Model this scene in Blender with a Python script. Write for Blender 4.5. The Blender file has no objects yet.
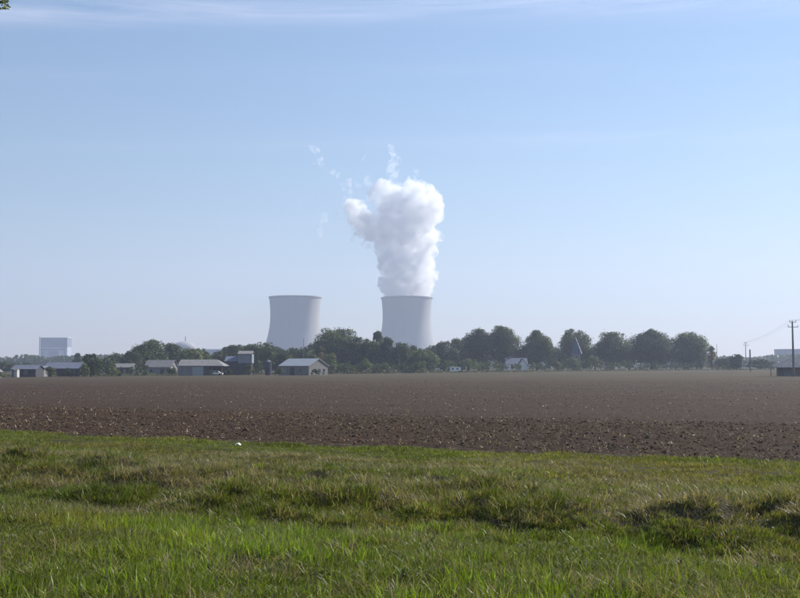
import bpy, bmesh, math, random
import numpy as np
from mathutils import Vector, Matrix, noise as mnoise

R = math.radians
random.seed(7)
rng = np.random.default_rng(11)
scene = bpy.context.scene
col = scene.collection

# ------------------------------------------------------------------ camera
CAM_Z = 2.9
FPX = 966.0                      # focal length in pixels of an 800 px wide frame
PITCH = math.atan(66.0 / FPX)    # the horizon lies 66 px under the middle
cam_d = bpy.data.cameras.new('camera')
cam_d.sensor_width = 36.0
cam_d.lens = 36.0 * FPX / 800.0
cam_d.clip_start = 0.1
cam_d.clip_end = 30000.0
cam = bpy.data.objects.new('camera', cam_d)
col.objects.link(cam)
cam.location = (0, 0, CAM_Z)
cam.rotation_euler = (math.pi / 2 + PITCH, 0, 0)
scene.camera = cam

# ------------------------------------------------------------------ sky and sun
SUN_AZ = R(57)      # to the right of the view direction (+Y)
SUN_EL = R(37)
SKY_STRENGTH = 0.0715
SUN_STRENGTH = 5.0
EXPOSURE = 0.73
HAZE_DENSITY = 0.00030

world = bpy.data.worlds.new('World')
scene.world = world
world.use_nodes = True
wn, wl = world.node_tree.nodes, world.node_tree.links
wn.clear()
w_out = wn.new('ShaderNodeOutputWorld')
w_bg = wn.new('ShaderNodeBackground')
w_bg.inputs['Strength'].default_value = SKY_STRENGTH
sky = wn.new('ShaderNodeTexSky')
sky.sky_type = 'NISHITA'
sky.sun_disc = False
sky.sun_elevation = SUN_EL
sky.sun_rotation = SUN_AZ
sky.altitude = 100
sky.air_density = 1.6
sky.dust_density = 0.0
sky.ozone_density = 8.0


def wmath(op, a, b=None, c=None):
    n = wn.new('ShaderNodeMath'); n.operation = op
    for i, v in enumerate((a, b, c)):
        if v is None:
            continue
        if isinstance(v, (int, float)):
            n.inputs[i].default_value = v
        else:
            wl.new(v, n.inputs[i])
    return n.outputs[0]


# thin streaks of cirrus: noise stretched along the horizon in direction space
tc = wn.new('ShaderNodeTexCoord')
sep = wn.new('ShaderNodeSeparateXYZ'); wl.new(tc.outputs['Generated'], sep.inputs[0])
az = wmath('ARCTAN2', sep.outputs['X'], sep.outputs['Y'])
el = wmath('ARCSINE', sep.outputs['Z'])
comb = wn.new('ShaderNodeCombineXYZ')
wl.new(wmath('MULTIPLY', az, 3.6), comb.inputs[0])
wl.new(wmath('MULTIPLY', wmath('SUBTRACT', el, wmath('MULTIPLY', az, 0.02)), 60.0), comb.inputs[1])
nz = wn.new('ShaderNodeTexNoise'); nz.inputs['Scale'].default_value = 1.0
nz.inputs['Detail'].default_value = 7; nz.inputs['Roughness'].default_value = 0.66
nz.inputs['Distortion'].default_value = 0.6
wl.new(comb.outputs[0], nz.inputs['Vector'])


# streaks lie along straight lines overhead: planes through the observer
plane_el = wmath('ARCTAN2', wmath('SUBTRACT', sep.outputs['Z'], wmath('MULTIPLY', sep.outputs['X'], 0.015)), wmath('ABSOLUTE', sep.outputs['Y']))


def band(center, width, amount):
    d = wmath('DIVIDE', wmath('SUBTRACT', plane_el, center), width)
    g = wmath('EXPONENT', wmath('MULTIPLY', wmath('MULTIPLY', d, d), -1.0))
    return wmath('MULTIPLY', g, amount)


bands = wmath('ADD', wmath('ADD', band(R(20.7), R(0.75), 0.62), wmath('MULTIPLY', band(R(13.1), R(0.42), 0.30), wmath('MINIMUM', wmath('MAXIMUM', wmath('ADD', wmath('MULTIPLY', az, 1.6), 0.6), 0.3), 1.2))),
              wmath('ADD', band(R(17.2), R(0.4), 0.10), wmath('ADD', band(R(27.5), R(1.8), 0.9), band(R(36), R(2.5), 0.8))))
ramp = wn.new('ShaderNodeMapRange'); ramp.inputs['From Min'].default_value = 0.34
ramp.inputs['From Max'].default_value = 0.72
wl.new(nz.outputs['Fac'], ramp.inputs['Value'])
cover = wmath('MULTIPLY', wmath('MULTIPLY', ramp.outputs[0], bands), 0.62)
mixc = wn.new('ShaderNodeMix'); mixc.data_type = 'RGBA'
wl.new(cover, mixc.inputs[0])
wl.new(sky.outputs[0], mixc.inputs[6])
mixc.inputs[7].default_value = (9.0, 9.0, 10.6, 1)
wl.new(mixc.outputs[2], w_bg.inputs['Color'])
wl.new(w_bg.outputs[0], w_out.inputs['Surface'])

sun_d = bpy.data.lights.new('sun', 'SUN')
sun_d.energy = SUN_STRENGTH
sun_d.angle = R(0.53)
sun_d.color = (1.0, 0.95, 0.87)
sun = bpy.data.objects.new('sun', sun_d)
col.objects.link(sun)
sun_vec = Vector((math.sin(SUN_AZ) * math.cos(SUN_EL), math.cos(SUN_AZ) * math.cos(SUN_EL), math.sin(SUN_EL)))
sun.rotation_euler = sun_vec.to_track_quat('Z', 'Y').to_euler()
sun.location = (200, 100, 200)

vs = scene.view_settings
scene.display_settings.display_device = 'sRGB'
vs.view_transform = 'Standard'
vs.look = 'None'
vs.exposure = EXPOSURE
vs.gamma = 1.0
vs.use_curve_mapping = False

scene.render.engine = 'CYCLES'
cy = scene.cycles
cy.use_denoising = True
cy.max_bounces = 26
cy.diffuse_bounces = 4
cy.transmission_bounces = 4
cy.volume_bounces = 24
cy.volume_step_rate = 0.25
cy.volume_max_steps = 256
cy.transparent_max_bounces = 48
cy.sample_clamp_indirect = 8.0


# ------------------------------------------------------------------ helpers
def tag(o, label=None, cat=None, group=None, kind=None):
    if label: o['label'] = label
    if cat: o['category'] = cat
    if group: o['group'] = group
    if kind: o['kind'] = kind
    return o


def empty(name, loc, rz=0.0):
    o = bpy.data.objects.new(name, None)
    o.location = loc
    o.rotation_euler = (0, 0, rz)
    o.empty_display_size = 0.5
    col.objects.link(o)
    return o


def hash2(ix, iy, seed):
    v = np.sin(ix * 127.1 + iy * 311.7 + seed * 74.7) * 43758.5453
    return v - np.floor(v)


def vn(x, y, seed=0):
    x = np.asarray(x, float); y = np.asarray(y, float)
    ix, iy = np.floor(x), np.floor(y)
    fx, fy = x - ix, y - iy
    fx = fx * fx * (3 - 2 * fx); fy = fy * fy * (3 - 2 * fy)
    a, b = hash2(ix, iy, seed), hash2(ix + 1, iy, seed)
    c, d = hash2(ix, iy + 1, seed), hash2(ix + 1, iy + 1, seed)
    return (a * (1 - fx) + b * fx) * (1 - fy) + (c * (1 - fx) + d * fx) * fy


def fbm(x, y, seed=0, octaves=4):
    t, a, n = 0.0, 0.5, 0.0
    for k in range(octaves):
        t = t + a * vn(np.asarray(x) * 2 ** k, np.asarray(y) * 2 ** k, seed + k * 3.3)
        n += a; a *= 0.5
    return t / n


def sst(a, b, x):
    t = np.clip((np.asarray(x, float) - a) / (b - a), 0, 1)
    return t * t * (3 - 2 * t)


EDGE_S = 32.0      # the field begins where y + 0.44 x = 32
MOUNDS = [(5.3, 11.9, 0.36, 0.6), (4.0, 12.6, 0.16, 0.5), (3.4, 12.9, 0.17, 0.45), (2.4, 13.1, 0.16, 0.5), (0.9, 13.6, 0.12, 0.6),
          (-1.0, 14.2, 0.16, 0.7), (-2.3, 14.6, 0.18, 0.6), (-3.6, 16.0, 0.16, 0.7), (-5.2, 17.4, 0.2, 0.8),
          (-7.4, 19.2, 0.24, 0.6), (-8.6, 19.0, 0.15, 0.8), (1.9, 14.6, 0.12, 0.7), (-4.4, 14.7, 0.12, 0.5)]


def zg(x, y):
    x = np.asarray(x, float); y = np.asarray(y, float)
    s = y + 0.44 * x
    far = np.clip(0.0045 * x, -0.6, 0.6) * sst(50, 260, y) * (1 - sst(800, 1500, y)) + 0.0005 * np.minimum(np.maximum(y, 0), 500)
    near = np.interp(s, [-60, 8.5, 10.5, 12.2, 13.6, 15.0, 18, 24, 31, 40, 60],
                     [1.2, 1.2, 1.02, 0.78, 0.92, 0.98, 0.80, 0.48, 0.16, 0.02, 0.0])
    rough = sst(11, 12.5, s) * (1 - sst(17, 20, s))
    grassy = 1 - sst(31, 34, s)
    lump = (fbm(x * 1.5, y * 1.5, 5, 3) - 0.5) * 0.48 * rough + (fbm(x * 0.35, y * 0.35, 9, 3) - 0.5) * 0.26 * grassy \
        + (vn(x * 3.1, y * 3.1, 2) - 0.5) * 0.07 * grassy
    m = 0.0
    for (mx, my, mh, mr) in MOUNDS:
        m = m + mh * np.exp(-((x - mx) ** 2 + (y - my) ** 2) / (mr * mr))
    return far + near + lump + m


def zf(x, y):
    return float(zg(np.array([x]), np.array([y]))[0])


def at(px, py, Y):
    """the point at depth Y that photograph pixel (px, py) of the 800 px wide picture looks at"""
    dx, dz = (px - 400) / FPX, (299 - py) / FPX
    wy = math.cos(PITCH) - dz * math.sin(PITCH)
    wz = math.sin(PITCH) + dz * math.cos(PITCH)
    k = Y / wy
    return Vector((dx * k, Y, CAM_Z + wz * k))


def mesh_np(name, V, quads=None, tris=None, smooth=False):
    me = bpy.data.meshes.new(name)
    nq = 0 if quads is None else len(quads)
    nt = 0 if tris is None else len(tris)
    me.vertices.add(len(V))
    me.vertices.foreach_set('co', np.asarray(V, np.float32).ravel())
    idx, starts = [], []
    if nq:
        idx.append(np.asarray(quads, np.int32).ravel()); starts.append(np.arange(nq, dtype=np.int32) * 4)
    if nt:
        idx.append(np.asarray(tris, np.int32).ravel()); starts.append(nq * 4 + np.arange(nt, dtype=np.int32) * 3)
    idx = np.concatenate(idx)
    me.loops.add(len(idx)); me.loops.foreach_set('vertex_index', idx)
    me.polygons.add(nq + nt); me.polygons.foreach_set('loop_start', np.concatenate(starts))
    me.polygons.foreach_set('use_smooth', np.full(nq + nt, smooth, bool))
    me.update(calc_edges=True)
    me.validate()
    return me


def add_tint(me, rgb):
    a = me.attributes.new('tint', 'FLOAT_COLOR', 'POINT')
    c = np.ones((len(rgb), 4), np.float32); c[:, :3] = rgb
    a.data.foreach_set('color', c.ravel())


def link(name, me, m, parent=None):
    o = bpy.data.objects.new(name, me)
    if m is not None:
        me.materials.clear(); me.materials.append(m)
    col.objects.link(o)
    o.parent = parent
    return o


class MB:
    """collects simple solids; build() links them as one mesh object"""
    def __init__(s): s.v, s.f = [], []

    def add(s, v, f):
        n = len(s.v); s.v += [tuple(p) for p in v]; s.f += [tuple(i + n for i in q) for q in f]; return s

    def box(s, x0, x1, y0, y1, z0, z1):
        v = [(x, y, z) for z in (z0, z1) for y in (y0, y1) for x in (x0, x1)]
        return s.add(v, [(0, 2, 3, 1), (4, 5, 7, 6), (0, 1, 5, 4), (2, 6, 7, 3), (0, 4, 6, 2), (1, 3, 7, 5)])

    def tube(s, pts, radii, n=8):
        pts = [Vector(p) for p in pts]; base = len(s.v)
        for i, p in enumerate(pts):
            d = (pts[min(i + 1, len(pts) - 1)] - pts[max(i - 1, 0)]).normalized()
            u = d.orthogonal().normalized(); w = d.cross(u)
            r = radii[i] if isinstance(radii, (list, tuple)) else radii
            for k in range(n):
                a = 2 * math.pi * k / n
                s.v.append(tuple(p + u * math.cos(a) * r + w * math.sin(a) * r))
        for i in range(len(pts) - 1):
            for k in range(n):
                a, b = base + i * n + k, base + i * n + (k + 1) % n
                s.f.append((a, b, b + n, a + n))
        s.f.append(tuple(base + k for k in range(n))[::-1])
        e = base + (len(pts) - 1) * n
        s.f.append(tuple(e + k for k in range(n)))
        return s

    def lathe(s, prof, n=48, cap_top=False, cx=0.0, cy=0.0):
        base = len(s.v)
        for (r, z) in prof:
            for k in range(n):
                a = 2 * math.pi * k / n
                s.v.append((cx + r * math.cos(a), cy + r * math.sin(a), z))
        for i in range(len(prof) - 1):
            for k in range(n):
                a, b = base + i * n + k, base + i * n + (k + 1) % n
                s.f.append((a, b, b + n, a + n))
        if cap_top:
            e = base + (len(prof) - 1) * n
            s.f.append(tuple(e + k for k in range(n)))
        return s

    def gable_wall(s, x0, x1, y0, y1, z0, z1, zr):
        """walls of a house whose ridge runs along x: rectangle up to z1 plus both gable triangles up to zr"""
        ym = (y0 + y1) / 2
        v = [(x0, y0, z0), (x1, y0, z0), (x1, y1, z0), (x0, y1, z0), (x0, y0, z1), (x1, y0, z1), (x1, y1, z1), (x0, y1, z1), (x0, ym, zr), (x1, ym, zr)]
        return s.add(v, [(3, 2, 1, 0), (0, 1, 5, 4), (1, 2, 6, 9, 5), (2, 3, 7, 6), (3, 0, 4, 8, 7), (4, 5, 9, 8), (6, 7, 8, 9)])

    def slope(s, x0, x1, ya, za, yb, zb, t=0.12):
        """a roof slab between (ya, za) and (yb, zb), x0..x1, of thickness t upwards"""
        v = [(x0, ya, za), (x1, ya, za), (x1, yb, zb), (x0, yb, zb)]
        v += [(p[0], p[1], p[2] + t) for p in v]
        return s.add(v, [(0, 3, 2, 1), (4, 5, 6, 7), (0, 1, 5, 4), (1, 2, 6, 5), (2, 3, 7, 6), (3, 0, 4, 7)])

    def build(s, name, m, parent=None, smooth=False):
        me = bpy.data.meshes.new(name)
        me.from_pydata(s.v, [], s.f)
        me.update()
        if smooth:
            me.polygons.foreach_set('use_smooth', [True] * len(me.polygons))
        return link(name, me, m, parent)


# ------------------------------------------------------------------ materials
def mat(name, rgb, rough=0.85, var=0.25, scale=1.0, bump=0.0, bscale=8.0, rgb2=None, stretch=None, spec=0.3, metal=0.0):
    m = bpy.data.materials.new(name); m.use_nodes = True
    nt = m.node_tree; n, l = nt.nodes, nt.links
    b = n['Principled BSDF']
    b.inputs['Roughness'].default_value = rough
    b.inputs['Specular IOR Level'].default_value = spec
    b.inputs['Metallic'].default_value = metal
    t = n.new('ShaderNodeTexCoord'); mp = n.new('ShaderNodeMapping')
    l.new(t.outputs['Object'], mp.inputs[0])
    if stretch: mp.inputs['Scale'].default_value = stretch
    nz = n.new('ShaderNodeTexNoise'); nz.inputs['Scale'].default_value = scale
    nz.inputs['Detail'].default_value = 6; nz.inputs['Roughness'].default_value = 0.62
    l.new(mp.outputs[0], nz.inputs['Vector'])
    rp = n.new('ShaderNodeValToRGB')
    rp.color_ramp.elements[0].position = 0.3; rp.color_ramp.elements[1].position = 0.7
    c2 = rgb2 or tuple(min(1, v * (1 + var)) for v in rgb)
    rp.color_ramp.elements[0].color = (*[v * (1 - var) for v in rgb], 1)
    rp.color_ramp.elements[1].color = (*c2, 1)
    l.new(nz.outputs['Fac'], rp.inputs[0]); l.new(rp.outputs[0], b.inputs['Base Color'])
    if bump:
        n2 = n.new('ShaderNodeTexNoise'); n2.inputs['Scale'].default_value = bscale; n2.inputs['Detail'].default_value = 5
        l.new(mp.outputs[0], n2.inputs['Vector'])
        bp = n.new('ShaderNodeBump'); bp.inputs['Strength'].default_value = 1.0; bp.inputs['Distance'].default_value = bump
        l.new(n2.outputs['Fac'], bp.inputs['Height']); l.new(bp.outputs[0], b.inputs['Normal'])
    return m


def leaf_mat(name, trans=0.35, rough=0.6, gain=(1, 1, 1)):
    """leaf or blade: colour from the per-leaf tint, some light passing through"""
    m = bpy.data.materials.new(name); m.use_nodes = True
    nt = m.node_tree; n, l = nt.nodes, nt.links
    n.remove(n['Principled BSDF'])
    o = n['Material Output']
    at_ = n.new('ShaderNodeAttribute'); at_.attribute_name = 'tint'
    g = n.new('ShaderNodeMix'); g.data_type = 'RGBA'; g.blend_type = 'MULTIPLY'; g.inputs[0].default_value = 1
    l.new(at_.outputs['Color'], g.inputs[6]); g.inputs[7].default_value = (*gain, 1)
    p = n.new('ShaderNodeBsdfPrincipled'); p.inputs['Roughness'].default_value = rough
    p.inputs['Specular IOR Level'].default_value = 0.22
    l.new(g.outputs[2], p.inputs['Base Color'])
    tr = n.new('ShaderNodeBsdfTranslucent')
    g2 = n.new('ShaderNodeMix'); g2.data_type = 'RGBA'; g2.blend_type = 'MULTIPLY'; g2.inputs[0].default_value = 1
    l.new(g.outputs[2], g2.inputs[6]); g2.inputs[7].default_value = (1.25, 1.3, 0.55, 1)
    l.new(g2.outputs[2], tr.inputs['Color'])
    mx = n.new('ShaderNodeMixShader'); mx.inputs[0].default_value = trans
    l.new(p.outputs[0], mx.inputs[1]); l.new(tr.outputs[0], mx.inputs[2])
    l.new(mx.outputs[0], o.inputs['Surface'])
    return m


M = {}
M['leaf'] = leaf_mat('leaf', 0.25, 0.55)
M['blade'] = leaf_mat('blade', 0.38, 0.5)
M['straw'] = leaf_mat('straw', 0.15, 0.7)
M['bark'] = mat('bark', (0.10, 0.08, 0.06), 0.9, 0.4, 2.0, 0.03, 12)
M['concrete'] = mat('tower_concrete', (0.35, 0.345, 0.34), 0.9, 0.05, 0.14, 0.0, stretch=(1, 1, 0.12))
M['rim'] = mat('rim_concrete', (0.27, 0.27, 0.27), 0.9, 0.1, 0.05)
M['wall_grey'] = mat('wall_grey', (0.20, 0.195, 0.20), 0.9, 0.18, 0.6, 0.01)
M['wall_pale'] = mat('wall_pale', (0.17, 0.165, 0.16), 0.9, 0.15, 0.5, 0.01)
M['wall_white'] = mat('wall_white', (0.78, 0.77, 0.74), 0.85, 0.08, 0.5)
M['whitewash'] = mat('whitewash', (0.42, 0.42, 0.41), 0.9, 0.2, 0.8)
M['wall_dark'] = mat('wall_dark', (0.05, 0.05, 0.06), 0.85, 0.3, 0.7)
M['slate'] = mat('slate', (0.12, 0.13, 0.17), 0.6, 0.25, 1.2, 0.02, 6)
M['spire_slate'] = mat('spire_slate', (0.085, 0.10, 0.15), 0.75, 0.2, 1.2, 0.02, 6, spec=0.15)
M['tile'] = mat('old_tile', (0.22, 0.17, 0.145), 0.9, 0.3, 1.0, 0.03, 5)
M['fibre'] = mat('fibre_cement', (0.19, 0.18, 0.175), 0.85, 0.38, 0.9, 0.02, 3, stretch=(4, 1, 1))
M['sheet'] = mat('metal_sheet', (0.30, 0.31, 0.33), 0.45, 0.1, 0.5, 0.01, 3, stretch=(6, 1, 1), spec=0.5)
M['blue_panel'] = mat('blue_panel', (0.22, 0.27, 0.35), 0.6, 0.12, 0.06)
M['pale_panel'] = mat('pale_panel', (0.40, 0.45, 0.52), 0.6, 0.12, 0.06)
M['white_panel'] = mat('white_panel', (0.62, 0.62, 0.62), 0.6, 0.1, 0.06)
M['wall_loft'] = mat('loft_boards', (0.20, 0.22, 0.26), 0.8, 0.15, 0.8)
M['glass'] = mat('window_glass', (0.02, 0.025, 0.03), 0.1, 0.2, 1.0, spec=0.6)
M['door'] = mat('door_sheet', (0.30, 0.32, 0.33), 0.6, 0.1, 1.0)
M['wood'] = mat('weathered_wood', (0.20, 0.16, 0.125), 0.9, 0.3, 2.0, 0.01, 14, stretch=(1, 1, 0.2))
M['pole'] = mat('pole_concrete', (0.16, 0.15, 0.15), 0.9, 0.2, 1.0)
M['iron'] = mat('galvanised_iron', (0.22, 0.23, 0.24), 0.5, 0.2, 2.0, metal=0.6)
M['ceramic'] = mat('insulator_glaze', (0.35, 0.36, 0.36), 0.25, 0.1, 2.0, spec=0.6)
M['wire'] = mat('wire', (0.10, 0.10, 0.11), 0.6, 0.1, 1.0)
M['white_paint'] = mat('white_paint', (0.80, 0.80, 0.79), 0.35, 0.05, 1.0, spec=0.5)
M['rubber'] = mat('rubber', (0.03, 0.03, 0.03), 0.8, 0.2, 3.0)
M['asphalt'] = mat('asphalt', (0.11, 0.11, 0.11), 0.9, 0.2, 0.8)
M['stone'] = mat('pale_flint', (0.55, 0.50, 0.43), 0.8, 0.25, 4.0)
M['paper'] = mat('paper', (0.80, 0.80, 0.78), 0.8, 0.05, 5.0)


def ground_mat():
    m = bpy.data.materials.new('turf_soil'); m.use_nodes = True
    n, l = m.node_tree.nodes, m.node_tree.links
    b = n['Principled BSDF']; b.inputs['Roughness'].default_value = 0.95; b.inputs['Specular IOR Level'].default_value = 0.15
    g = n.new('ShaderNodeNewGeometry')
    n1 = n.new('ShaderNodeTexNoise'); n1.inputs['Scale'].default_value = 0.5; n1.inputs['Detail'].default_value = 9; n1.inputs['Roughness'].default_value = 0.7
    l.new(g.outputs['Position'], n1.inputs['Vector'])
    r = n.new('ShaderNodeValToRGB'); e = r.color_ramp.elements
    e[0].position = 0.32; e[0].color = (0.040, 0.028, 0.016, 1)
    e[1].position = 0.68; e[1].color = (0.062, 0.060, 0.022, 1)
    k = e.new(0.5); k.color = (0.050, 0.042, 0.020, 1)
    l.new(n1.outputs['Fac'], r.inputs[0]); l.new(r.outputs[0], b.inputs['Base Color'])
    n2 = n.new('ShaderNodeTexNoise'); n2.inputs['Scale'].default_value = 22; n2.inputs['Detail'].default_value = 6
    l.new(g.outputs['Position'], n2.inputs['Vector'])
    bp = n.new('ShaderNodeBump'); bp.inputs['Distance'].default_value = 0.05
    l.new(n2.outputs['Fac'], bp.inputs['Height']); l.new(bp.outputs[0], b.inputs['Normal'])
    return m


def field_mat():
    """tilled soil: clods, straw flecks, a rougher strip along the near edge and a thin growth of weeds far off"""
    m = bpy.data.materials.new('tilled_soil'); m.use_nodes = True
    n, l = m.node_tree.nodes, m.node_tree.links
    b = n['Principled BSDF']; b.inputs['Roughness'].default_value = 0.95; b.inputs['Specular IOR Level'].default_value = 0.15
    g = n.new('ShaderNodeNewGeometry')
    sp = n.new('ShaderNodeSeparateXYZ'); l.new(g.outputs['Position'], sp.inputs[0])

    def mth(op, a, b_=None):
        q = n.new('ShaderNodeMath'); q.operation = op
        for i, v in enumerate((a, b_)):
            if v is None: continue
            if isinstance(v, (int, float)): q.inputs[i].default_value = v
            else: l.new(v, q.inputs[i])
        return q.outputs[0]

    def noise(scale, detail=6, rough=0.65, vec=None):
        q = n.new('ShaderNodeTexNoise'); q.inputs['Scale'].default_value = scale
        q.inputs['Detail'].default_value = detail; q.inputs['Roughness'].default_value = rough
        l.new(vec if vec is not None else g.outputs['Position'], q.inputs['Vector']); return q.outputs['Fac']

    def ramp(fac, a, ca, b2, cb):
        q = n.new('ShaderNodeValToRGB'); e = q.color_ramp.elements
        e[0].position = a; e[0].color = (*ca, 1); e[1].position = b2; e[1].color = (*cb, 1)
        l.new(fac, q.inputs[0]); return q.outputs[0]

    def mix(fac, a, b2):
        q = n.new('ShaderNodeMix'); q.data_type = 'RGBA'
        if isinstance(fac, (int, float)): q.inputs[0].default_value = fac
        else: l.new(fac, q.inputs[0])
        for i, v in ((6, a), (7, b2)):
            if isinstance(v, tuple): q.inputs[i].default_value = (*v, 1)
            else: l.new(v, q.inputs[i])
        return q.outputs[2]
    # streaks along the direction of work (roughly across the view)
    mp = n.new('ShaderNodeMapping'); mp.inputs['Rotation'].default_value = (0, 0, R(14)); mp.inputs['Scale'].default_value = (0.06, 0.5, 1)
    l.new(g.outputs['Position'], mp.inputs[0])
    streak = noise(1.0, 6, 0.6, mp.outputs[0])
    fine = noise(9.0, 8, 0.75)
    soil = ramp(fine, 0.30, (0.019, 0.0108, 0.0058), 0.72, (0.090, 0.050, 0.0255))
    soil2 = ramp(streak, 0.3, (0.021, 0.0125, 0.0075), 0.7, (0.064, 0.037, 0.0205))
    base = mix(0.6, soil, soil2)
    s = mth('ADD', sp.outputs['Y'], mth('MULTIPLY', sp.outputs['X'], 0.30))
    weeds = n.new('ShaderNodeMapRange'); weeds.inputs['From Min'].default_value = 110; weeds.inputs['From Max'].default_value = 250
    l.new(s, weeds.inputs['Value'])
    wpatch = n.new('ShaderNodeMapRange'); wpatch.inputs['From Min'].default_value = 0.38; wpatch.inputs['From Max'].default_value = 0.66
    l.new(streak, wpatch.inputs['Value'])
    base = mix(mth('MULTIPLY', mth('MULTIPLY', weeds.outputs[0], wpatch.outputs[0]), 0.8), base, (0.10, 0.096, 0.045))
    # straw flecks, many in the rough strip and fewer beyond
    fl = noise(5.5, 3, 0.8)
    fleck = n.new('ShaderNodeMapRange'); fleck.inputs['From Min'].default_value = 0.66; fleck.inputs['From Max'].default_value = 0.72
    l.new(fl, fleck.inputs['Value'])
    base = mix(mth('MULTIPLY', fleck.outputs[0], 0.45), base, (0.30, 0.24, 0.17))
    l.new(base, b.inputs['Base Color'])
    bp = n.new('ShaderNodeBump'); bp.inputs['Distance'].default_value = 0.16
    l.new(noise(3.0, 9, 0.75), bp.inputs['Height']); l.new(bp.outputs[0], b.inputs['Normal'])
    return m


M['ground'] = ground_mat()
M['field'] = field_mat()


def volume_mat(name, density, rgb=(1, 1, 1), aniso=0.0):
    m = bpy.data.materials.new(name); m.use_nodes = True
    n, l = m.node_tree.nodes, m.node_tree.links
    n.remove(n['Principled BSDF'])
    v = n.new('ShaderNodeVolumePrincipled')
    v.inputs['Color'].default_value = (*rgb, 1)
    v.inputs['Density'].default_value = density
    v.inputs['Anisotropy'].default_value = aniso
    l.new(v.outputs[0], n['Material Output'].inputs['Volume'])
    return m


M['haze'] = volume_mat('haze', HAZE_DENSITY, (0.66, 0.725, 0.91), 0.25)
M['steam'] = volume_mat('steam', 0.085, (1.0, 1.0, 1.0), 0.0)


def ragged(m, scale, lo, hi, top):
    """water drops thin out in places: density follows a turbulent noise"""
    n, l = m.node_tree.nodes, m.node_tree.links
    v = [q for q in n if q.type == 'PRINCIPLED_VOLUME'][0]
    t = n.new('ShaderNodeTexCoord'); z = n.new('ShaderNodeTexNoise')
    z.inputs['Scale'].default_value = scale; z.inputs['Detail'].default_value = 4; z.inputs['Roughness'].default_value = 0.6; z.inputs['Distortion'].default_value = 0.6
    l.new(t.outputs['Object'], z.inputs['Vector'])
    r = n.new('ShaderNodeMapRange'); r.interpolation_type = 'SMOOTHSTEP'
    r.inputs['From Min'].default_value = lo; r.inputs['From Max'].default_value = hi; r.inputs['To Min'].default_value = 0.0; r.inputs['To Max'].default_value = top
    l.new(z.outputs['Fac'], r.inputs['Value']); l.new(r.outputs[0], v.inputs['Density'])


ragged(M['steam'], 0.06, 0.39, 0.60, 0.125)
M['wisp'] = volume_mat('wisp', 0.013, (0.999, 0.999, 0.999), 0.2)
ragged(M['wisp'], 0.11, 0.42, 0.68, 0.05)

# ------------------------------------------------------------------ the ground
def axis(dense0, dense1, step, lo, hi, grow=1.25):
    a = list(np.arange(dense0, dense1 + 1e-6, step))
    d, v = step, dense1
    while v < hi:
        d *= grow; v = min(hi, v + d); a.append(v)
    d, v = step, dense0
    b = []
    while v > lo:
        d *= grow; v = max(lo, v - d); b.append(v)
    return np.array(b[::-1] + a)


def sheet(name, xs, ys, zfun, m):
    X, Y = np.meshgrid(xs, ys)
    Z = zfun(X, Y)
    V = np.stack([X.ravel(), Y.ravel(), Z.ravel()], 1)
    nx, ny = len(xs), len(ys)
    i = np.arange(nx - 1)[None, :] + (np.arange(ny - 1) * nx)[:, None]
    q = np.stack([i, i + 1, i + 1 + nx, i + nx], -1).reshape(-1, 4)
    return link(name, mesh_np(name, V, quads=q, smooth=True), m)


FX0, FX1 = -420.0, 420.0
def field_far(x):      # the far side of the field
    return np.interp(x, [-420, -120, -60, 20, 150, 420], [240, 262, 300, 345, 430, 470])


def ground_z(X, Y):
    z = zg(X, Y)
    s = Y + 0.44 * X
    inside = sst(EDGE_S + 1.2, EDGE_S + 4, s) * (1 - sst(-6, -1, Y - field_far(X))) * (np.abs(X) < 418)
    return z - 0.25 * inside


gx = axis(-20, 12, 0.17, -3400, 3400, 1.22)
gy = axis(5, 42, 0.17, -250, 4600, 1.13)
tag(sheet('ground', gx, gy, ground_z, M['ground']), kind='structure')

# the tilled field: rows follow its slanted near edge, relief real near the edge
def field_edge(X):
    e = np.maximum(EDGE_S - 0.44 * X, EDGE_S - 0.44 * 60) + (fbm(X * 0.25, X * 0, 3, 3) - 0.5) * 2.2
    return np.where(X < -80, EDGE_S + 0.44 * 80, e)


def field_z(X, Y):
    """surface of the tilled soil: clods and crumbs, rougher in the strip along the grass, shallow passes of the harrow"""
    X = np.asarray(X, float); Y = np.asarray(Y, float)
    s = Y - field_edge(X)
    a = (1 - sst(19, 27, s)) * sst(0, 0.8, s); b = sst(0, 0.8, s)
    crumbs = np.abs(fbm(X * 3.2, Y * 3.2, 21, 3) - 0.5) * 2
    big = sst(0.55, 0.75, vn(X * 1.6, Y * 1.6, 43))
    passes = vn(X * 0.05 + Y * 0.02, (Y + 0.3 * X) * 0.9, 4) - 0.5
    return zg(X, Y) + 0.0 + a * (0.13 * (crumbs - 0.3) + 0.03 * big + 0.06 * passes) + (b - a * 0.7) * (0.08 * (crumbs - 0.3) + 0.05 * passes)


def field_sheet():
    xs = np.concatenate([np.linspace(-418, -45, 60)[:-1], np.arange(-45, -27, 0.25), np.arange(-27, 24, 0.105), np.arange(24, 40, 0.25), np.linspace(40, 418, 60)])
    t = [0.0]; d = 0.12
    while t[-1] < 1.0:
        t.append(t[-1] + d / 400.0)
        if t[-1] * 400 > 25: d *= 1.025
    t = np.clip(np.array(t), 0, 1)
    X = np.repeat(xs[None, :], len(t), 0)
    edge = field_edge(X)
    Y = edge + (field_far(X) - edge) * t[:, None]
    s = Y - edge
    Z = field_z(X, Y)
    Z = Z - 0.2 * (1 - sst(0.0, 0.5, s)) - 0.3 * (t[:, None] > 0.9999)
    V = np.stack([X.ravel(), Y.ravel(), Z.ravel()], 1)
    nx, ny = X.shape[1], X.shape[0]
    i = np.arange(nx - 1)[None, :] + (np.arange(ny - 1) * nx)[:, None]
    q = np.stack([i, i + 1, i + 1 + nx, i + nx], -1).reshape(-1, 4)
    o = link('ploughed_field', mesh_np('ploughed_field', V, quads=q, smooth=True), M['field'])
    tag(o, kind='structure')


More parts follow.
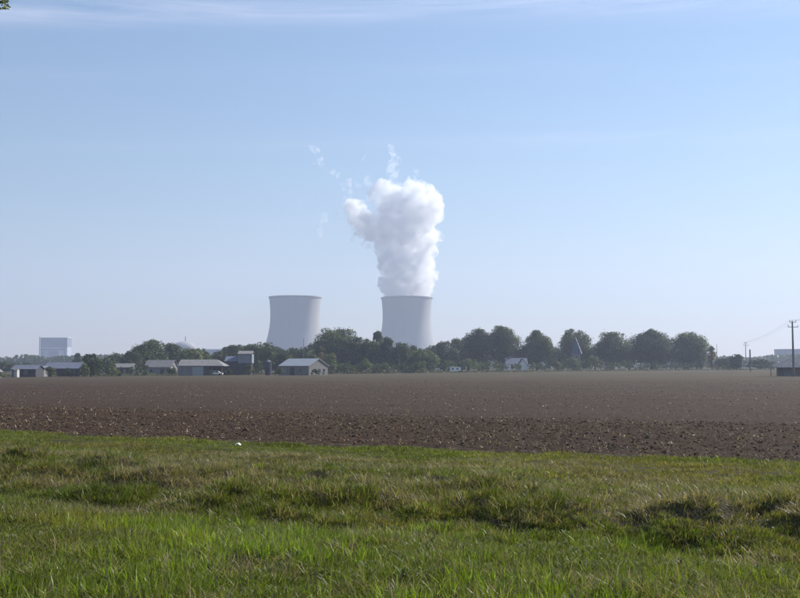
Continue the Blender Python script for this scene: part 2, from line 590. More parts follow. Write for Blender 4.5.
field_sheet()

# a lane behind the field
rd = MB()
lane = [(x, float(field_far(np.array(x))) + 7.0) for x in (-120, -90, -60, -30, 0, 20, 60, 100, 150, 200, 260, 330, 418)]
for (x0, y0), (x1, y1) in zip(lane[:-1], lane[1:]):
    n = len(rd.v)
    rd.v += [(x0, y0 - 2, zf(x0, y0) + 0.08), (x1, y1 - 2, zf(x1, y1) + 0.08), (x1, y1 + 2, zf(x1, y1) + 0.08), (x0, y0 + 2, zf(x0, y0) + 0.08)]
    rd.f.append((n, n + 1, n + 2, n + 3))
tag(rd.build('road', M['asphalt']), kind='structure')

# ------------------------------------------------------------------ cooling towers
TY = 1709.0
def cooling_tower(px0, px1, ptop, label):
    a, b = at(px0, ptop, TY), at(px1, ptop, TY)
    c = (a + b) / 2; H = c.z; rt = (b.x - a.x) / 2
    root = empty('cooling_tower', (c.x, TY, 0))
    tag(root, label, 'cooling tower', 'cooling towers')
    zt, rthr = 0.72 * H, rt * 0.945
    z0 = 9.0
    prof = []
    for i in range(41):
        z = z0 + (H - 2.6 - z0) * i / 40
        bb = 0.62 * H if z < zt else 0.80 * H
        prof.append((rthr * math.sqrt(1 + ((z - zt) / bb) ** 2), z))
    k = rt / prof[-1][0] * 0.985
    prof = [(r * k, z) for r, z in prof]
    inner = [(r - 0.9, z) for r, z in prof[::-1]]
    sh = MB().lathe(prof + inner, 128)
    sh.build('shell', M['concrete'], root, smooth=True)
    rr = prof[-1][0]
    MB().lathe([(rr - 0.9, H - 2.6), (rr + 1.0, H - 2.55), (rr + 1.3, H - 0.4), (rr + 0.6, H), (rr - 1.2, H), (rr - 1.2, H - 2.6)], 128).build('rim', M['rim'], root)
    rb = prof[0][0]
    MB().lathe([(rb + 5.5, 0.2), (rb + 5.5, 1.8), (rb + 4.6, 1.9), (rb + 4.6, 0.2)], 96).build('basin', M['concrete'], root)
    for i in range(44):
        a0 = 2 * math.pi * i / 44
        a1, a2 = a0 - math.pi / 44, a0 + math.pi / 44
        top = (rb * math.cos(a0), rb * math.sin(a0), z0 + 0.3)
        m = MB()
        for q in (a1, a2):
            m.tube([((rb + 3.4) * math.cos(q), (rb + 3.4) * math.sin(q), 0.2), top], 0.5, 6)
        m.build('leg', M['concrete'], root)
    return c, rt


cooling_tower(269.0, 321.5, 297.0, 'pale concrete cooling tower without any steam, seen behind the big round tree')
tower_c, tower_r = cooling_tower(381.0, 432.5, 297.5, 'pale concrete cooling tower with the white steam plume rising from it')


# ------------------------------------------------------------------ steam
def puff_mesh(name, spheres, voxel, amps, seed, solid=False, fade=None):
    bm = bmesh.new()
    for (p, r) in spheres:
        bmesh.ops.create_icosphere(bm, subdivisions=2, radius=r, matrix=Matrix.Translation(p))
    me = bpy.data.meshes.new(name + '_raw'); bm.to_mesh(me); bm.free()
    o = bpy.data.objects.new(name + '_raw', me); col.objects.link(o)
    md = o.modifiers.new('r', 'REMESH'); md.mode = 'VOXEL'; md.voxel_size = voxel
    dg = bpy.context.evaluated_depsgraph_get()
    out = bpy.data.meshes.new_from_object(o.evaluated_get(dg))
    bpy.data.objects.remove(o); bpy.data.meshes.remove(me)
    n = len(out.vertices)
    # smooth a little, then billows: rounded bumps with creases between
    bm = bmesh.new(); bm.from_mesh(out)
    for _ in range(3):
        bmesh.ops.smooth_vert(bm, verts=bm.verts, factor=0.5, use_axis_x=True, use_axis_y=True, use_axis_z=True)
    bm.normal_update()
    off = Vector((seed * 13.7, seed * 7.1, seed * 3.3))
    for (size, amp) in amps:
        mv = []
        for v in bm.verts:
            q = v.co / size + off
            f = mnoise.noise(q, noise_basis='VORONOI_F1')
            g = mnoise.noise(q * 0.5)
            k = 1.0 if fade is None else 0.1 + 0.9 * min(1.0, max(0.0, (v.co.z - fade) / 22.0))
            mv.append(v.normal * (k * (amp * (0.33 - f) + amp * 0.45 * g)))
        for v, d in zip(bm.verts, mv):
            v.co += d
        bm.normal_update()
    bm.to_mesh(out); bm.free()
    # voxelise once more so that the billows do not cut through each other, and drop the voids inside
    o = bpy.data.objects.new(name + '_raw', out); col.objects.link(o)
    md = o.modifiers.new('r', 'REMESH'); md.mode = 'VOXEL'; md.voxel_size = voxel * 0.8
    dg = bpy.context.evaluated_depsgraph_get()
    fin = bpy.data.meshes.new_from_object(o.evaluated_get(dg))
    bpy.data.objects.remove(o); bpy.data.meshes.remove(out)
    bm = bmesh.new(); bm.from_mesh(fin); bm.verts.ensure_lookup_table()
    seen, islands = set(), []
    for v in bm.verts:
        if v.index in seen: continue
        st, isl = [v], []
        seen.add(v.index)
        while st:
            q = st.pop(); isl.append(q)
            for e in q.link_edges:
                w = e.other_vert(q)
                if w.index not in seen: seen.add(w.index); st.append(w)
        islands.append(isl)
    if solid:
        big = max(islands, key=len)
        for isl in islands:
            if isl is not big: bmesh.ops.delete(bm, geom=isl, context='VERTS')
    bmesh.ops.smooth_vert(bm, verts=bm.verts, factor=0.4, use_axis_x=True, use_axis_y=True, use_axis_z=True)
    bm.to_mesh(fin); bm.free()
    fin.polygons.foreach_set('use_smooth', [True] * len(fin.polygons))
    fin.name = name
    return fin


def steam():
    pp = 1 / FPX * TY
    sp = []
    levels = [(305, 406.5, 22), (298, 406.5, 23.5), (290, 407, 23.5), (282, 407.5, 22.5), (274, 407, 22.5), (266, 406, 23), (258, 405, 23), (250, 405, 23), (243, 404, 25),
              (236, 403, 27), (229, 404, 29), (222, 407, 31), (215, 409, 32), (208, 411, 31.5), (203, 412.5, 28), (198, 411, 22)]
    rnd = random.Random(5)
    for (py, cx, hw) in levels:
        c = at(cx, py, TY); hwm = hw * pp * (0.82 if py < 256 else 0.92 if py < 285 else 1.0)
        k = 8
        ph = rnd.random() * 6.28
        for i in range(k):
            a = ph + 2 * math.pi * i / k
            r = hwm * rnd.uniform(0.40, 0.52)
            d = (hwm - r) * rnd.uniform(0.95, 1.04)
            if py > 270: r, d = hwm * 0.42, hwm * 0.57
            sp.append((Vector((c.x + d * math.cos(a), c.y + d * math.sin(a) * 0.95, c.z + rnd.uniform(-3, 3))), r))
        sp.append((c, hwm * 0.6))
    for (px, py, r) in [(376, 225, 9), (368, 221.5, 7), (361, 217.5, 5.6), (354, 213, 5), (349, 210, 4.0), (364, 228, 4), (371, 232, 6),
                        (433, 206, 6.5), (432, 214, 6), (424, 252, 8), (421, 268, 10), (426, 236, 8), (384, 194, 5), (380, 190, 4)]:
        sp.append((at(px, py, TY + rnd.uniform(-14, 14)), r * pp * 0.68))
    me = puff_mesh('steam', sp, 1.85, [(32.0, 11.0), (17.0, 14.0), (8.0, 6.5), (4.5, 3.0)], 2, True, tower_c.z)
    o = link('steam', me, M['steam'])
    veil = [(p + Vector((rnd.gauss(-1.5, 3.5), rnd.gauss(0, 3), rnd.gauss(1.5, 3.5))), r * rnd.uniform(0.85, 1.08)) for p, r in sp if p.z > tower_c.z + 22]
    link('veil', puff_mesh('veil', veil, 2.6, [(20.0, 12.0), (8.0, 8.0)], 9), M['wisp'], o)
    tag(o, 'dense white steam plume billowing out of the tall cooling tower', 'steam', kind='stuff')
    groups = [
        [(384, 186, 3.6), (376, 184.5, 3), (367, 184, 2.6), (358, 184.5, 2.3), (349, 185, 2.2), (343, 186, 1.4)],
        [(394, 184, 4.5), (392, 176, 4), (394, 168, 3.6), (391, 160, 3), (392, 152, 2.6), (389, 146, 1.6)],
        [(412, 181, 3.5), (415, 174, 2.6)], [(347, 206, 3.2), (348, 200, 3.0), (350, 195, 2.4), (351, 191, 1.6)], [(380, 193, 3.5), (372, 197, 2.6), (366, 201, 2.0)], [(342, 214, 2.4), (339, 219, 2.0), (352, 226, 2.6)], [(315, 148, 2.6), (318, 151, 2)], [(322, 160, 3), (318, 164, 2.4)], [(333, 174, 2.6), (327, 171, 1.8), (338, 176, 1.6)],
        [(325, 216, 2.4), (323, 224, 3.2), (321, 231, 2.6)], [(365, 158, 2)], [(354, 240, 2.4), (366, 240, 4), (372, 246, 3.6)]]
    for i, g in enumerate(groups):
        s2 = []
        for px, py, r in g:
            for _ in range(7):
                s2.append((at(px + rnd.gauss(0, r * 0.7), py + rnd.gauss(0, r * 0.9), TY + rnd.uniform(-8, 8)), max(0.75, r * rnd.uniform(0.2, 0.55)) * pp))
        w = link('wisp', puff_mesh('wisp', s2, 1.6, [(11.0, 6.5), (5.0, 3.4)], 5 + i), M['wisp'], o)


steam()

# ------------------------------------------------------------------ power station buildings beyond the trees
def block_building():
    c0, c1 = at(39.5, 360, 1700), at(67.5, 360, 1700)
    w = c1.x - c0.x; top = at(50, 337.5, 1700).z
    root = empty('reactor_building', ((c0.x + c1.x) / 2, 1700, 0), R(1))
    tag(root, 'tall blue-grey block-shaped reactor building on the horizon above low trees', 'building')
    h = w / 2
    MB().box(-h + 1, h - 1, 0, 22, 0, top - 3).build('wall', M['pale_panel'], root)
    MB().box(-h + 1.5, h - 1, -0.8, 22.8, top - 16.5, top - 1).build('upper_wall', M['blue_panel'], root)
    MB().box(-h, h, -1.2, 23.2, top - 1, top).build('roof', M['white_panel'], root)
    MB().box(-h + 4, h - 4, -0.5, -0.02, top - 19.5, top - 18.2).build('ledge', M['white_panel'], root)
    MB().box(-h + 2, h - 6, -0.5, -0.02, top - 22, top - 20).build('window_band', M['blue_panel'], root)
    MB().box(h - 15, h - 7, -0.7, -0.02, 4, top - 22.5).build('panel', M['white_panel'], root)
    MB().box(-h + 16, h - 17, -0.4, -0.02, 3, top - 24).build('panel', M['blue_panel'], root)
    for x in (h - 4.5, h - 1.2):
        MB().box(x - 0.6, x + 0.6, -2.2, -1.25, 0, top - 1.1).build('column', M['blue_panel'], root)
    for x in (-h + 0.2, -h + 5.5):
        MB().box(x - 0.6, x + 0.6, -2.2, -1.25, 0, top + (1.5 if x < -h + 1 else -25)).build('column', M['blue_panel'], root)
    MB().box(h - 3.9, h - 1.9, -1.9, -1.3, 12, top - 18).build('stair_tower', M['white_panel'], root)


block_building()


def dome(px, ptop, rpx, Y, label):
    c = at(px, ptop, Y); r = rpx * Y / FPX
    root = empty('reactor_dome', (c.x, Y, 0))
    tag(root, label, 'dome')
    zc = c.z - r * 0.55
    MB().lathe([(r, 0), (r, zc)], 48).build('wall', M['concrete'], root, smooth=True)
    MB().lathe([(r * math.cos(t), zc + 0.55 * r * math.sin(t)) for t in np.linspace(0, math.pi / 2 - 0.03, 14)], 48, True).build('cupola', M['concrete'], root, smooth=True)
    MB().tube([(1.5, 0, c.z - 1), (1.5, 0, c.z + 8.0)], 0.9, 10).build('vent_stack', M['rim'], root)


dome(184.5, 341.2, 11.0, 1650, 'grey containment dome with a short stack, poking out over the trees')
hall = empty('turbine_hall', (at(213, 350, 1600).x, 1600, 0))
tag(hall, 'flat-roofed grey hall just showing between trees beside the dome', 'building')
hz = at(213, 349, 1600).z
MB().box(-16, 16, 0, 30, 0, hz - 1.5).build('wall', M['blue_panel'], hall)
MB().box(-16.6, 16.6, -0.6, 30.6, hz - 1.5, hz).build('roof', M['white_panel'], hall)


# ------------------------------------------------------------------ farm buildings
def base_at(px, Y):
    x = at(px, 365, Y).x
    return (x, Y, zf(x, Y) - 0.05)


def window(root, x, z, w, h, y, frame='wall_grey'):
    f = MB()
    t = 0.09
    f.box(x - w / 2 - t, x - w / 2, y - 0.06, y, z, z + h).box(x + w / 2, x + w / 2 + t, y - 0.06, y, z, z + h)
    f.box(x - w / 2 - t, x + w / 2 + t, y - 0.06, y, z + h, z + h + t).box(x - w / 2 - t, x + w / 2 + t, y - 0.09, y, z - t, z)
    wn_ = f.build('window', M[frame], root)
    MB().box(x - w / 2, x + w / 2, y - 0.03, y - 0.012, z, z + h).build('pane', M['glass'], wn_)


def door(root, x, w, h, y, m='door'):
    d = MB().box(x - w / 2, x + w / 2, y - 0.08, y - 0.01, 0, h).build('door', M[m], root)
    MB().box(x + w / 2 - 0.2, x + w / 2 - 0.12, y - 0.13, y - 0.085, 1.0, 1.12).build('handle', M['iron'], d)


def house(name, px, Y, w, dpt, hw, hr, rz, wall, roof, label, cat, windows=(), doors=(), chimney=None, group=None, over=0.35, z_off=0.0):
    b = base_at(px, Y)
    root = empty(name, (b[0], b[1], b[2] + z_off), rz)
    tag(root, label, cat, group)
    MB().gable_wall(-w / 2, w / 2, 0, dpt, -0.6, hw, hr - 0.02).build('wall', M[wall], root)
    ym = dpt / 2; sl = (hr - hw) / ym
    r = MB().slope(-w / 2 - over, w / 2 + over, -over, hw - over * sl, ym, hr).slope(-w / 2 - over, w / 2 + over, dpt + over, hw - over * sl, ym, hr).build('roof', M[roof], root)
    if chimney is not None:
        MB().box(chimney - 0.35, chimney + 0.35, ym - 0.3, ym + 0.3, hr - 0.5, hr + 1.0).build('chimney', M['tile'], r)
    for (x, z, ww, hh) in windows: window(root, x, z, ww, hh, 0.0)
    for d in doors: door(root, d[0], d[1], d[2], 0.0, *(d[3:]))
    return root


# grey barn with an open bay
def barn():
    b = base_at(200.5, 280)
    root = empty('barn', b); tag(root, 'grey barn with a pale sliding door and a dark open bay', 'barn')
    w, dp, hw, hr = 12.8, 9.0, 2.75, 4.55
    MB().box(-6.4, 0.9, 0, dp, -0.5, hw).build('wall', M['wall_grey'], root)
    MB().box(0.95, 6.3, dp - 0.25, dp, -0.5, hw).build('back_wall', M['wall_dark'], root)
    for x in (3.4, 6.2):
        MB().box(x - 0.1, x + 0.1, 0.1, 0.3, -0.5, hw).build('post', M['wood'], root)
    v = [(-6.4, 0.0, hw), (-6.4, dp, hw), (-6.4, dp / 2, hr - 0.05), (-6.25, 0.0, hw), (-6.25, dp, hw), (-6.25, dp / 2, hr - 0.05)]
    MB().add(v, [(0, 1, 2), (3, 5, 4), (0, 2, 5, 3), (2, 1, 4, 5), (0, 3, 4, 1)]).build('gable', M['wall_grey'], root)
    # roof hipped at the open end
    xl, xr, xh = -6.7, 6.7, 4.0
    rv = [(xl, -0.4, hw), (xr, -0.4, hw), (xh, dp / 2, hr), (xl, dp / 2, hr), (xr, dp + 0.4, hw), (xl, dp + 0.4, hw)]
    rv += [(x, y, z + 0.14) for x, y, z in rv]
    MB().add(rv, [(0, 3, 2, 1), (3, 5, 4, 2), (1, 2, 4), (6, 7, 8, 9), (9, 8, 10, 11), (7, 10, 8), (0, 1, 7, 6), (1, 4, 10, 7), (4, 5, 11, 10), (5, 3, 9, 11), (3, 0, 6, 9)]).build('roof', M['fibre'], root)
    d = MB().box(-2.3, 0.85, -0.12, -0.02, -0.3, 2.45).build('door', M['door'], root)
    MB().box(-5.4, 0.88, -0.16, -0.03, 2.46, 2.6).build('rail', M['iron'], d)
    MB().box(-6.62, -6.5, -0.15, -0.03, -0.5, hw).build('downpipe', M['white_panel'], root)


barn()


def van():
    b = base_at(216.0, 281.5)
    root = empty('car', (b[0], b[1], b[2]), R(0)); tag(root, 'small white car parked in the open bay of the grey barn', 'car')
    prof = [(-1.8, 0.35), (1.8, 0.35), (1.85, 0.75), (1.05, 0.92), (0.5, 1.38), (-1.1, 1.42), (-1.7, 0.98), (-1.88, 0.7)]
    n = len(prof); m = MB()
    m.add([(x, 0.0, z) for x, z in prof] + [(x, 1.6, z) for x, z in prof], [tuple(range(n)), tuple(range(2 * n - 1, n - 1, -1))] + [(i, i + n, (i + 1) % n + n, (i + 1) % n) for i in range(n)])
    m.build('body', M['white_paint'], root)
    for (x0, x1) in ((-1.35, -0.35), (-0.25, 0.75)):
        MB().add([(x0, -0.01, 0.95), (x1 if x1 < 0 else x1 + 0.12, -0.01, 0.95), (x1 if x1 < 0 else x1 - 0.3, -0.01, 1.32), (x0 + 0.1, -0.01, 1.34)], [(0, 1, 2, 3)]).build('window', M['glass'], root)
    for x in (-1.15, 1.15):
        for y in (-0.03, 1.43):
            w = MB(); k = 14
            for yy in (y, y + 0.2):
                w.v += [(x + 0.31 * math.cos(2 * math.pi * i / k), yy, 0.31 + 0.31 * math.sin(2 * math.pi * i / k)) for i in range(k)]
            w.f = [tuple(range(k)), tuple(range(2 * k - 1, k - 1, -1))] + [(i, i + k, (i + 1) % k + k, (i + 1) % k) for i in range(k)]
            w.build('wheel', M['rubber'], root)


van()
# a pale sack leaning in the bay
sk = MB().lathe([(0.45, 0.0), (0.55, 0.35), (0.52, 1.0), (0.4, 1.35), (0.16, 1.5), (0.22, 1.72)], 12, True)
so = sk.build('bulk_sack', M['wall_pale'], None, smooth=True); so.location = base_at(210.5, 281.5)
tag(so, 'pale bulk sack standing in the open barn bay next to the white car', 'sack')

house('shed', 157.5, 300, 8.2, 6.5, 2.6, 4.6, R(-6), 'wall_grey', 'fibre', 'low shed with a broad pale grey roof, nearest the barn on its open-country side', 'shed', windows=[(-2.0, 1.0, 0.8, 0.8)], doors=[(1.5, 1.2, 2.0, 'wall_dark')])
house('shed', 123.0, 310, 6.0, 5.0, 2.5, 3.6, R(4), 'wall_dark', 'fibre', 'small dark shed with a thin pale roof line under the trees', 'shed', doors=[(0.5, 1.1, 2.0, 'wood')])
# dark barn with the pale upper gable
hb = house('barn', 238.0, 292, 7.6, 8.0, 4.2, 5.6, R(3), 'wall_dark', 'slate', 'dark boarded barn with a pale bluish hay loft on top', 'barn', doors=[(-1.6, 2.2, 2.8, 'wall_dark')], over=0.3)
lo = MB().box(0.1, 4.2, -0.4, 5.5, 3.6, 6.3).build('loft', M['wall_loft'], hb)
MB().slope(-0.1, 4.4, -0.7, 6.3, 2.55, 7.2).slope(-0.1, 4.4, 5.8, 6.3, 2.55, 7.2).build('loft_roof', M['fibre'], lo)
# dark upright silo
sb = base_at(268.0, 283)
sr = empty('silo', sb); tag(sr, 'dark upright feed silo beside the shed with the bright roof', 'silo')
MB().lathe([(0.85, -0.4), (0.85, 3.9)], 20).build('tank', M['wall_dark'], sr, smooth=True)
MB().lathe([(0.92, 3.9), (0.35, 4.45), (0.0, 4.5)], 20).build('cap', M['slate'], sr)
MB().box(0.86, 0.95, -0.25, 0.25, 0, 4.2).build('ladder', M['iron'], sr)
# shed with the bright roof, turned so that its gable end shows
mr = house('shed', 294.0, 276, 10.6, 9.0, 2.75, 4.7, R(-32), 'wall_pale', 'sheet', 'pale shed with bright sheet-metal roof and a dark doorway', 'shed', doors=[(-0.6, 1.5, 2.3, 'wall_dark'), (-3.6, 1.9, 2.2, 'wall_grey')], windows=[(2.4, 1.1, 0.9, 0.8)], over=0.3)
for yy in (2.6, 5.0, 7.2):
    f = MB().box(5.31, 5.37, yy - 0.55, yy + 0.55, 1.0, 1.95).build('window', M['wall_grey'], mr)
    MB().box(5.372, 5.39, yy - 0.45, yy + 0.45, 1.1, 1.85).build('pane', M['glass'], f)
# left edge
house('house', -8.0, 236, 8.0, 7.0, 1.7, 4.0, R(78), 'wall_pale', 'fibre', 'pale gabled outbuilding cut off by the edge of the picture', 'house', windows=[(1.5, 0.6, 0.7, 0.7)], over=0.3)
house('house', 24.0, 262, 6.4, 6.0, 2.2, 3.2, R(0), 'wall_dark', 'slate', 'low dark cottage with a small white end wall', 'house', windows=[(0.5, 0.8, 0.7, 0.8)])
wb = base_at(15.6, 258); wr = empty('lean_to', wb); tag(wr, 'small white lean-to against the low dark cottage', 'shed')
MB().gable_wall(-0.45, 0.45, 0, 1.6, -0.4, 1.9, 2.3).build('wall', M['whitewash'], wr)
MB().slope(-0.6, 0.6, -0.2, 1.85, 0.8, 2.4).slope(-0.6, 0.6, 1.8, 1.85, 0.8, 2.4).build('roof', M['fibre'], wr)
house('shed', 36.0, 268, 4.0, 4.0, 1.9, 2.9, R(0), 'wall_grey', 'sheet', 'little shed with pale metal roof between the cottage and the long barn', 'shed', doors=[(0.6, 1.0, 1.8, 'wood')])
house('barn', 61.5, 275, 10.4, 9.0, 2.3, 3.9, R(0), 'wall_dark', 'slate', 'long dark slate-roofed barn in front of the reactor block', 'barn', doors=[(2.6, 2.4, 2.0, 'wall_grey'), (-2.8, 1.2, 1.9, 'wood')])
# pale roof deep in the trees
house('house', 409.0, 400, 6.6, 6.0, 5.2, 7.4, R(-10), 'wall_pale', 'sheet', 'house showing a pale roof among the trees under the steaming tower', 'house', windows=[(-1.6, 3.4, 0.9, 1.2), (1.6, 3.4, 0.9, 1.2)], chimney=2.4)
# white boxes at the field margin
for (px, Y, w, h, lab) in [(437.5, 352, 1.3, 1.5, 'small white cabinet standing at the far field margin'), (455.5, 352, 3.9, 1.9, 'white site trailer parked at the far field margin')]:
    b = base_at(px, Y); r = empty('cabinet' if w < 2 else 'trailer', b); tag(r, lab, 'cabinet' if w < 2 else 'trailer')
    MB().box(-w / 2, w / 2, 0, 1.6, 0.25, h).build('body', M['wall_white'], r)
    MB().box(-w / 2 - 0.08, w / 2 + 0.08, -0.08, 1.68, h, h + 0.1).build('roof', M['white_panel'], r)
    if w < 2:
        MB().box(-0.5, 0.5, -0.05, -0.01, 0.4, h - 0.1).build('door', M['door'], r)
        MB().box(-0.6, 0.6, 0.05, 1.55, -0.2, 0.25).build('plinth', M['concrete'], r)
    else:
        for x in (-1.0, 0.7): MB().box(x - 0.35, x + 0.35, -0.03, -0.01, 1.0, 1.55).build('window', M['glass'], r)
        for x in (-1.1, 1.1): MB().tube([(x, 0.05, 0.22), (x, 0.25, 0.22)], 0.3, 12).build('wheel', M['rubber'], r)
        MB().box(-0.2, 0.2, 0.3, 1.5, 0.0, 0.25).build('chassis', M['iron'], r)
# white-gabled houses in front of the tall trees
house('house', 517.0, 395, 8.4, 7.0, 3.0, 5.3, R(0), 'wall_white', 'slate', 'long slate-roofed house with white walls half hidden behind the hedge', 'house', windows=[(-2.0, 1.2, 0.8, 1.1), (1.0, 1.2, 0.8, 1.1)], chimney=-2.5)
house('house', 507.5, 390, 5.0, 2.7, 1.6, 3.0, R(90), 'wall_white', 'slate', 'small white gabled annex at the end of the slate-roofed house', 'house')
house('house', 526.5, 391, 5.0, 3.6, 2.5, 5.0, R(90), 'wall_white', 'slate', 'taller white gable sticking out over the hedge near the slate-roofed house', 'house')
house('house', 544.5, 392, 4.5, 2.0, 2.8, 4.0, R(90), 'wall_white', 'slate', 'tiny white gable alone in the hedge below the round tree', 'house')
# slate spire
def spire():
    b = base_at(576.0, 415); root = empty('turret', b)
    tag(root, 'slate-roofed pointed turret with a bright edge in front of the round tree', 'tower')
    top = at(575, 337.5, 415).z - b[2]; eav = at(575, 354, 415).z - b[2]
    MB().box(-1.75, 1.75, -1.75, 1.75, -0.5, eav).build('wall', M['wall_grey'], root)
    e = 2.25
    rf = MB().add([(-e, -e, eav), (e, -e, eav), (e, e, eav), (-e, e, eav), (0, 0, top)], [(3, 2, 1, 0), (0, 1, 4), (1, 2, 4), (2, 3, 4), (3, 0, 4)]).build('roof', M['spire_slate'], root)
    MB().tube([(e + 0.02, -e - 0.02, eav + 0.05), (0.0, 0.0, top)], [0.15, 0.09], 6).build('painted_lit_edge', M['white_paint'], rf)  # white strip painted as the sunlit edge of the slate roof
    MB().tube([(0, 0, top - 0.1), (0, 0, top + 1.1)], [0.08, 0.03], 6).build('finial', M['iron'], rf)
    window(root, 0, eav - 2.2, 0.7, 1.2, -1.75)
    root.rotation_euler.z = R(-4)


spire()
# low open shelter by the pole
def shelter():
    b = base_at(796, 214); root = empty('shelter', b); tag(root, 'low shelter with flat dark roof beside the concrete pole', 'shelter')
    MB().box(-2.6, 6.0, 0.6, 4.5, -0.3, 1.85).build('wall', M['wall_grey'], root)
    MB().box(-6.0, 6.6, -0.6, 5.0, 1.86, 2.02).build('roof', M['slate'], root)
    for x in (-5.7, -4.2): MB().box(x - 0.07, x + 0.07, -0.4, -0.26, -0.3, 1.86).build('post', M['wood'], root)
    d = MB().box(0.2, 1.4, 0.5, 0.58, -0.1, 1.7).build('door', M['wood'], root)


shelter()
db = at(789, 349, 1150)
dr = empty('warehouse', (db.x + 6, 1150, 0)); tag(dr, 'far blue-grey warehouse on the horizon behind the concrete pole', 'building')
MB().box(-14, 18, 0, 25, 0, db.z - 0.8).build('wall', M['blue_panel'], dr)
MB().box(-14.4, 18.4, -0.4, 25.4, db.z - 0.8, db.z).build('roof', M['slate'], dr)


# ------------------------------------------------------------------ poles and wires
def utility_pole(px, ptop, Y, label, r0=0.2, r1=0.12, arms=True, rz=0.0):
    x = at(px, 365, Y).x; zb = zf(x, Y); top = at(px, ptop, Y).z
    root = empty('utility_pole', (x, Y, zb), rz); tag(root, label, 'pole', 'poles along the power line')
    h = top - zb
    MB().tube([(0, 0, -0.6), (0, 0, h * 0.5), (0, 0, h)], [r0, (r0 + r1) / 2, r1], 10).build('post', M['pole'], root)
    tips = []
    if arms:
        a = MB().box(-1.25, 1.25, -0.07 - r1 - 0.02, -r1 - 0.02, h - 1.25, h - 1.12).build('crossarm', M['iron'], root)
        b = MB().box(-0.85, 0.85, -0.07 - r1 - 0.02, -r1 - 0.02, h - 0.2, h - 0.08).build('crossarm', M['iron'], root)
        for (ix, iz) in ((-1.15, h - 1.12), (1.15, h - 1.12), (-0.75, h - 0.08), (0.0, h + 0.0), (0.75, h - 0.08)):
            MB().lathe([(0.03, iz), (0.03, iz + 0.08), (0.1, iz + 0.1), (0.07, iz + 0.17), (0.1, iz + 0.2), (0.06, iz + 0.28), (0.03, iz + 0.34)], 10, True, ix, -r1 - 0.055 if ix else 0.0).build('insulator', M['ceramic'], root)
            c, s_ = math.cos(rz), math.sin(rz)
            tips.append(Vector((x + ix * c, Y + ix * s_ - r1 - 0.05, zb + iz + 0.34)))
    return tips


p1 = utility_pole(793.5, 321.5, 208, 'tall concrete power pole with crossarms at the edge of the picture', 0.26, 0.15, True, R(12))
p2 = utility_pole(746, 342.5, 405, 'small far power pole with crossarm beyond the ploughed field', 0.17, 0.11, True, R(12))
utility_pole(750.3, 349.5, 330, 'short thick post standing next to the small far power pole', 0.26, 0.22, False)
utility_pole(717.2, 344.0, 430, 'thin bare pole beside the yellowing narrow tree', 0.13, 0.08, False)
utility_pole(303.5, 338.0, 300, 'thin tall pole rising behind the shed with the bright roof', 0.11, 0.06, False)
utility_pole(399.2, 354.0, 350, 'thin short pole in front of the pale roof among the trees', 0.12, 0.08, False)
utility_pole(178.6, 361.5, 279, 'thin post at the corner of the grey barn', 0.10, 0.08, False)
p3 = [v + Vector((95, -150, 1.0)) for v in p1]
WN = ('inner', 'middle', 'outer')
for k, (a, b, c) in enumerate(list(zip(p1, p2, p3))[2:]):
    for q0, q1 in ((a, b), (c, a)):
        pts = [q0.lerp(q1, i / 16) - Vector((0, 0, 0.9 * 4 * (i / 16) * (1 - i / 16))) for i in range(17)]
        w = MB().tube(pts, 0.011, 4).build('overhead_wire', M['wire'])
        tag(w, 'thin wire on the ' + WN[k] + ' top insulator of the tall concrete pole ' + ('towards the far pole' if q0 is a else 'out of the picture'), 'wire', 'power line wires ' + ('to the far pole' if q0 is a else 'out of the picture'))


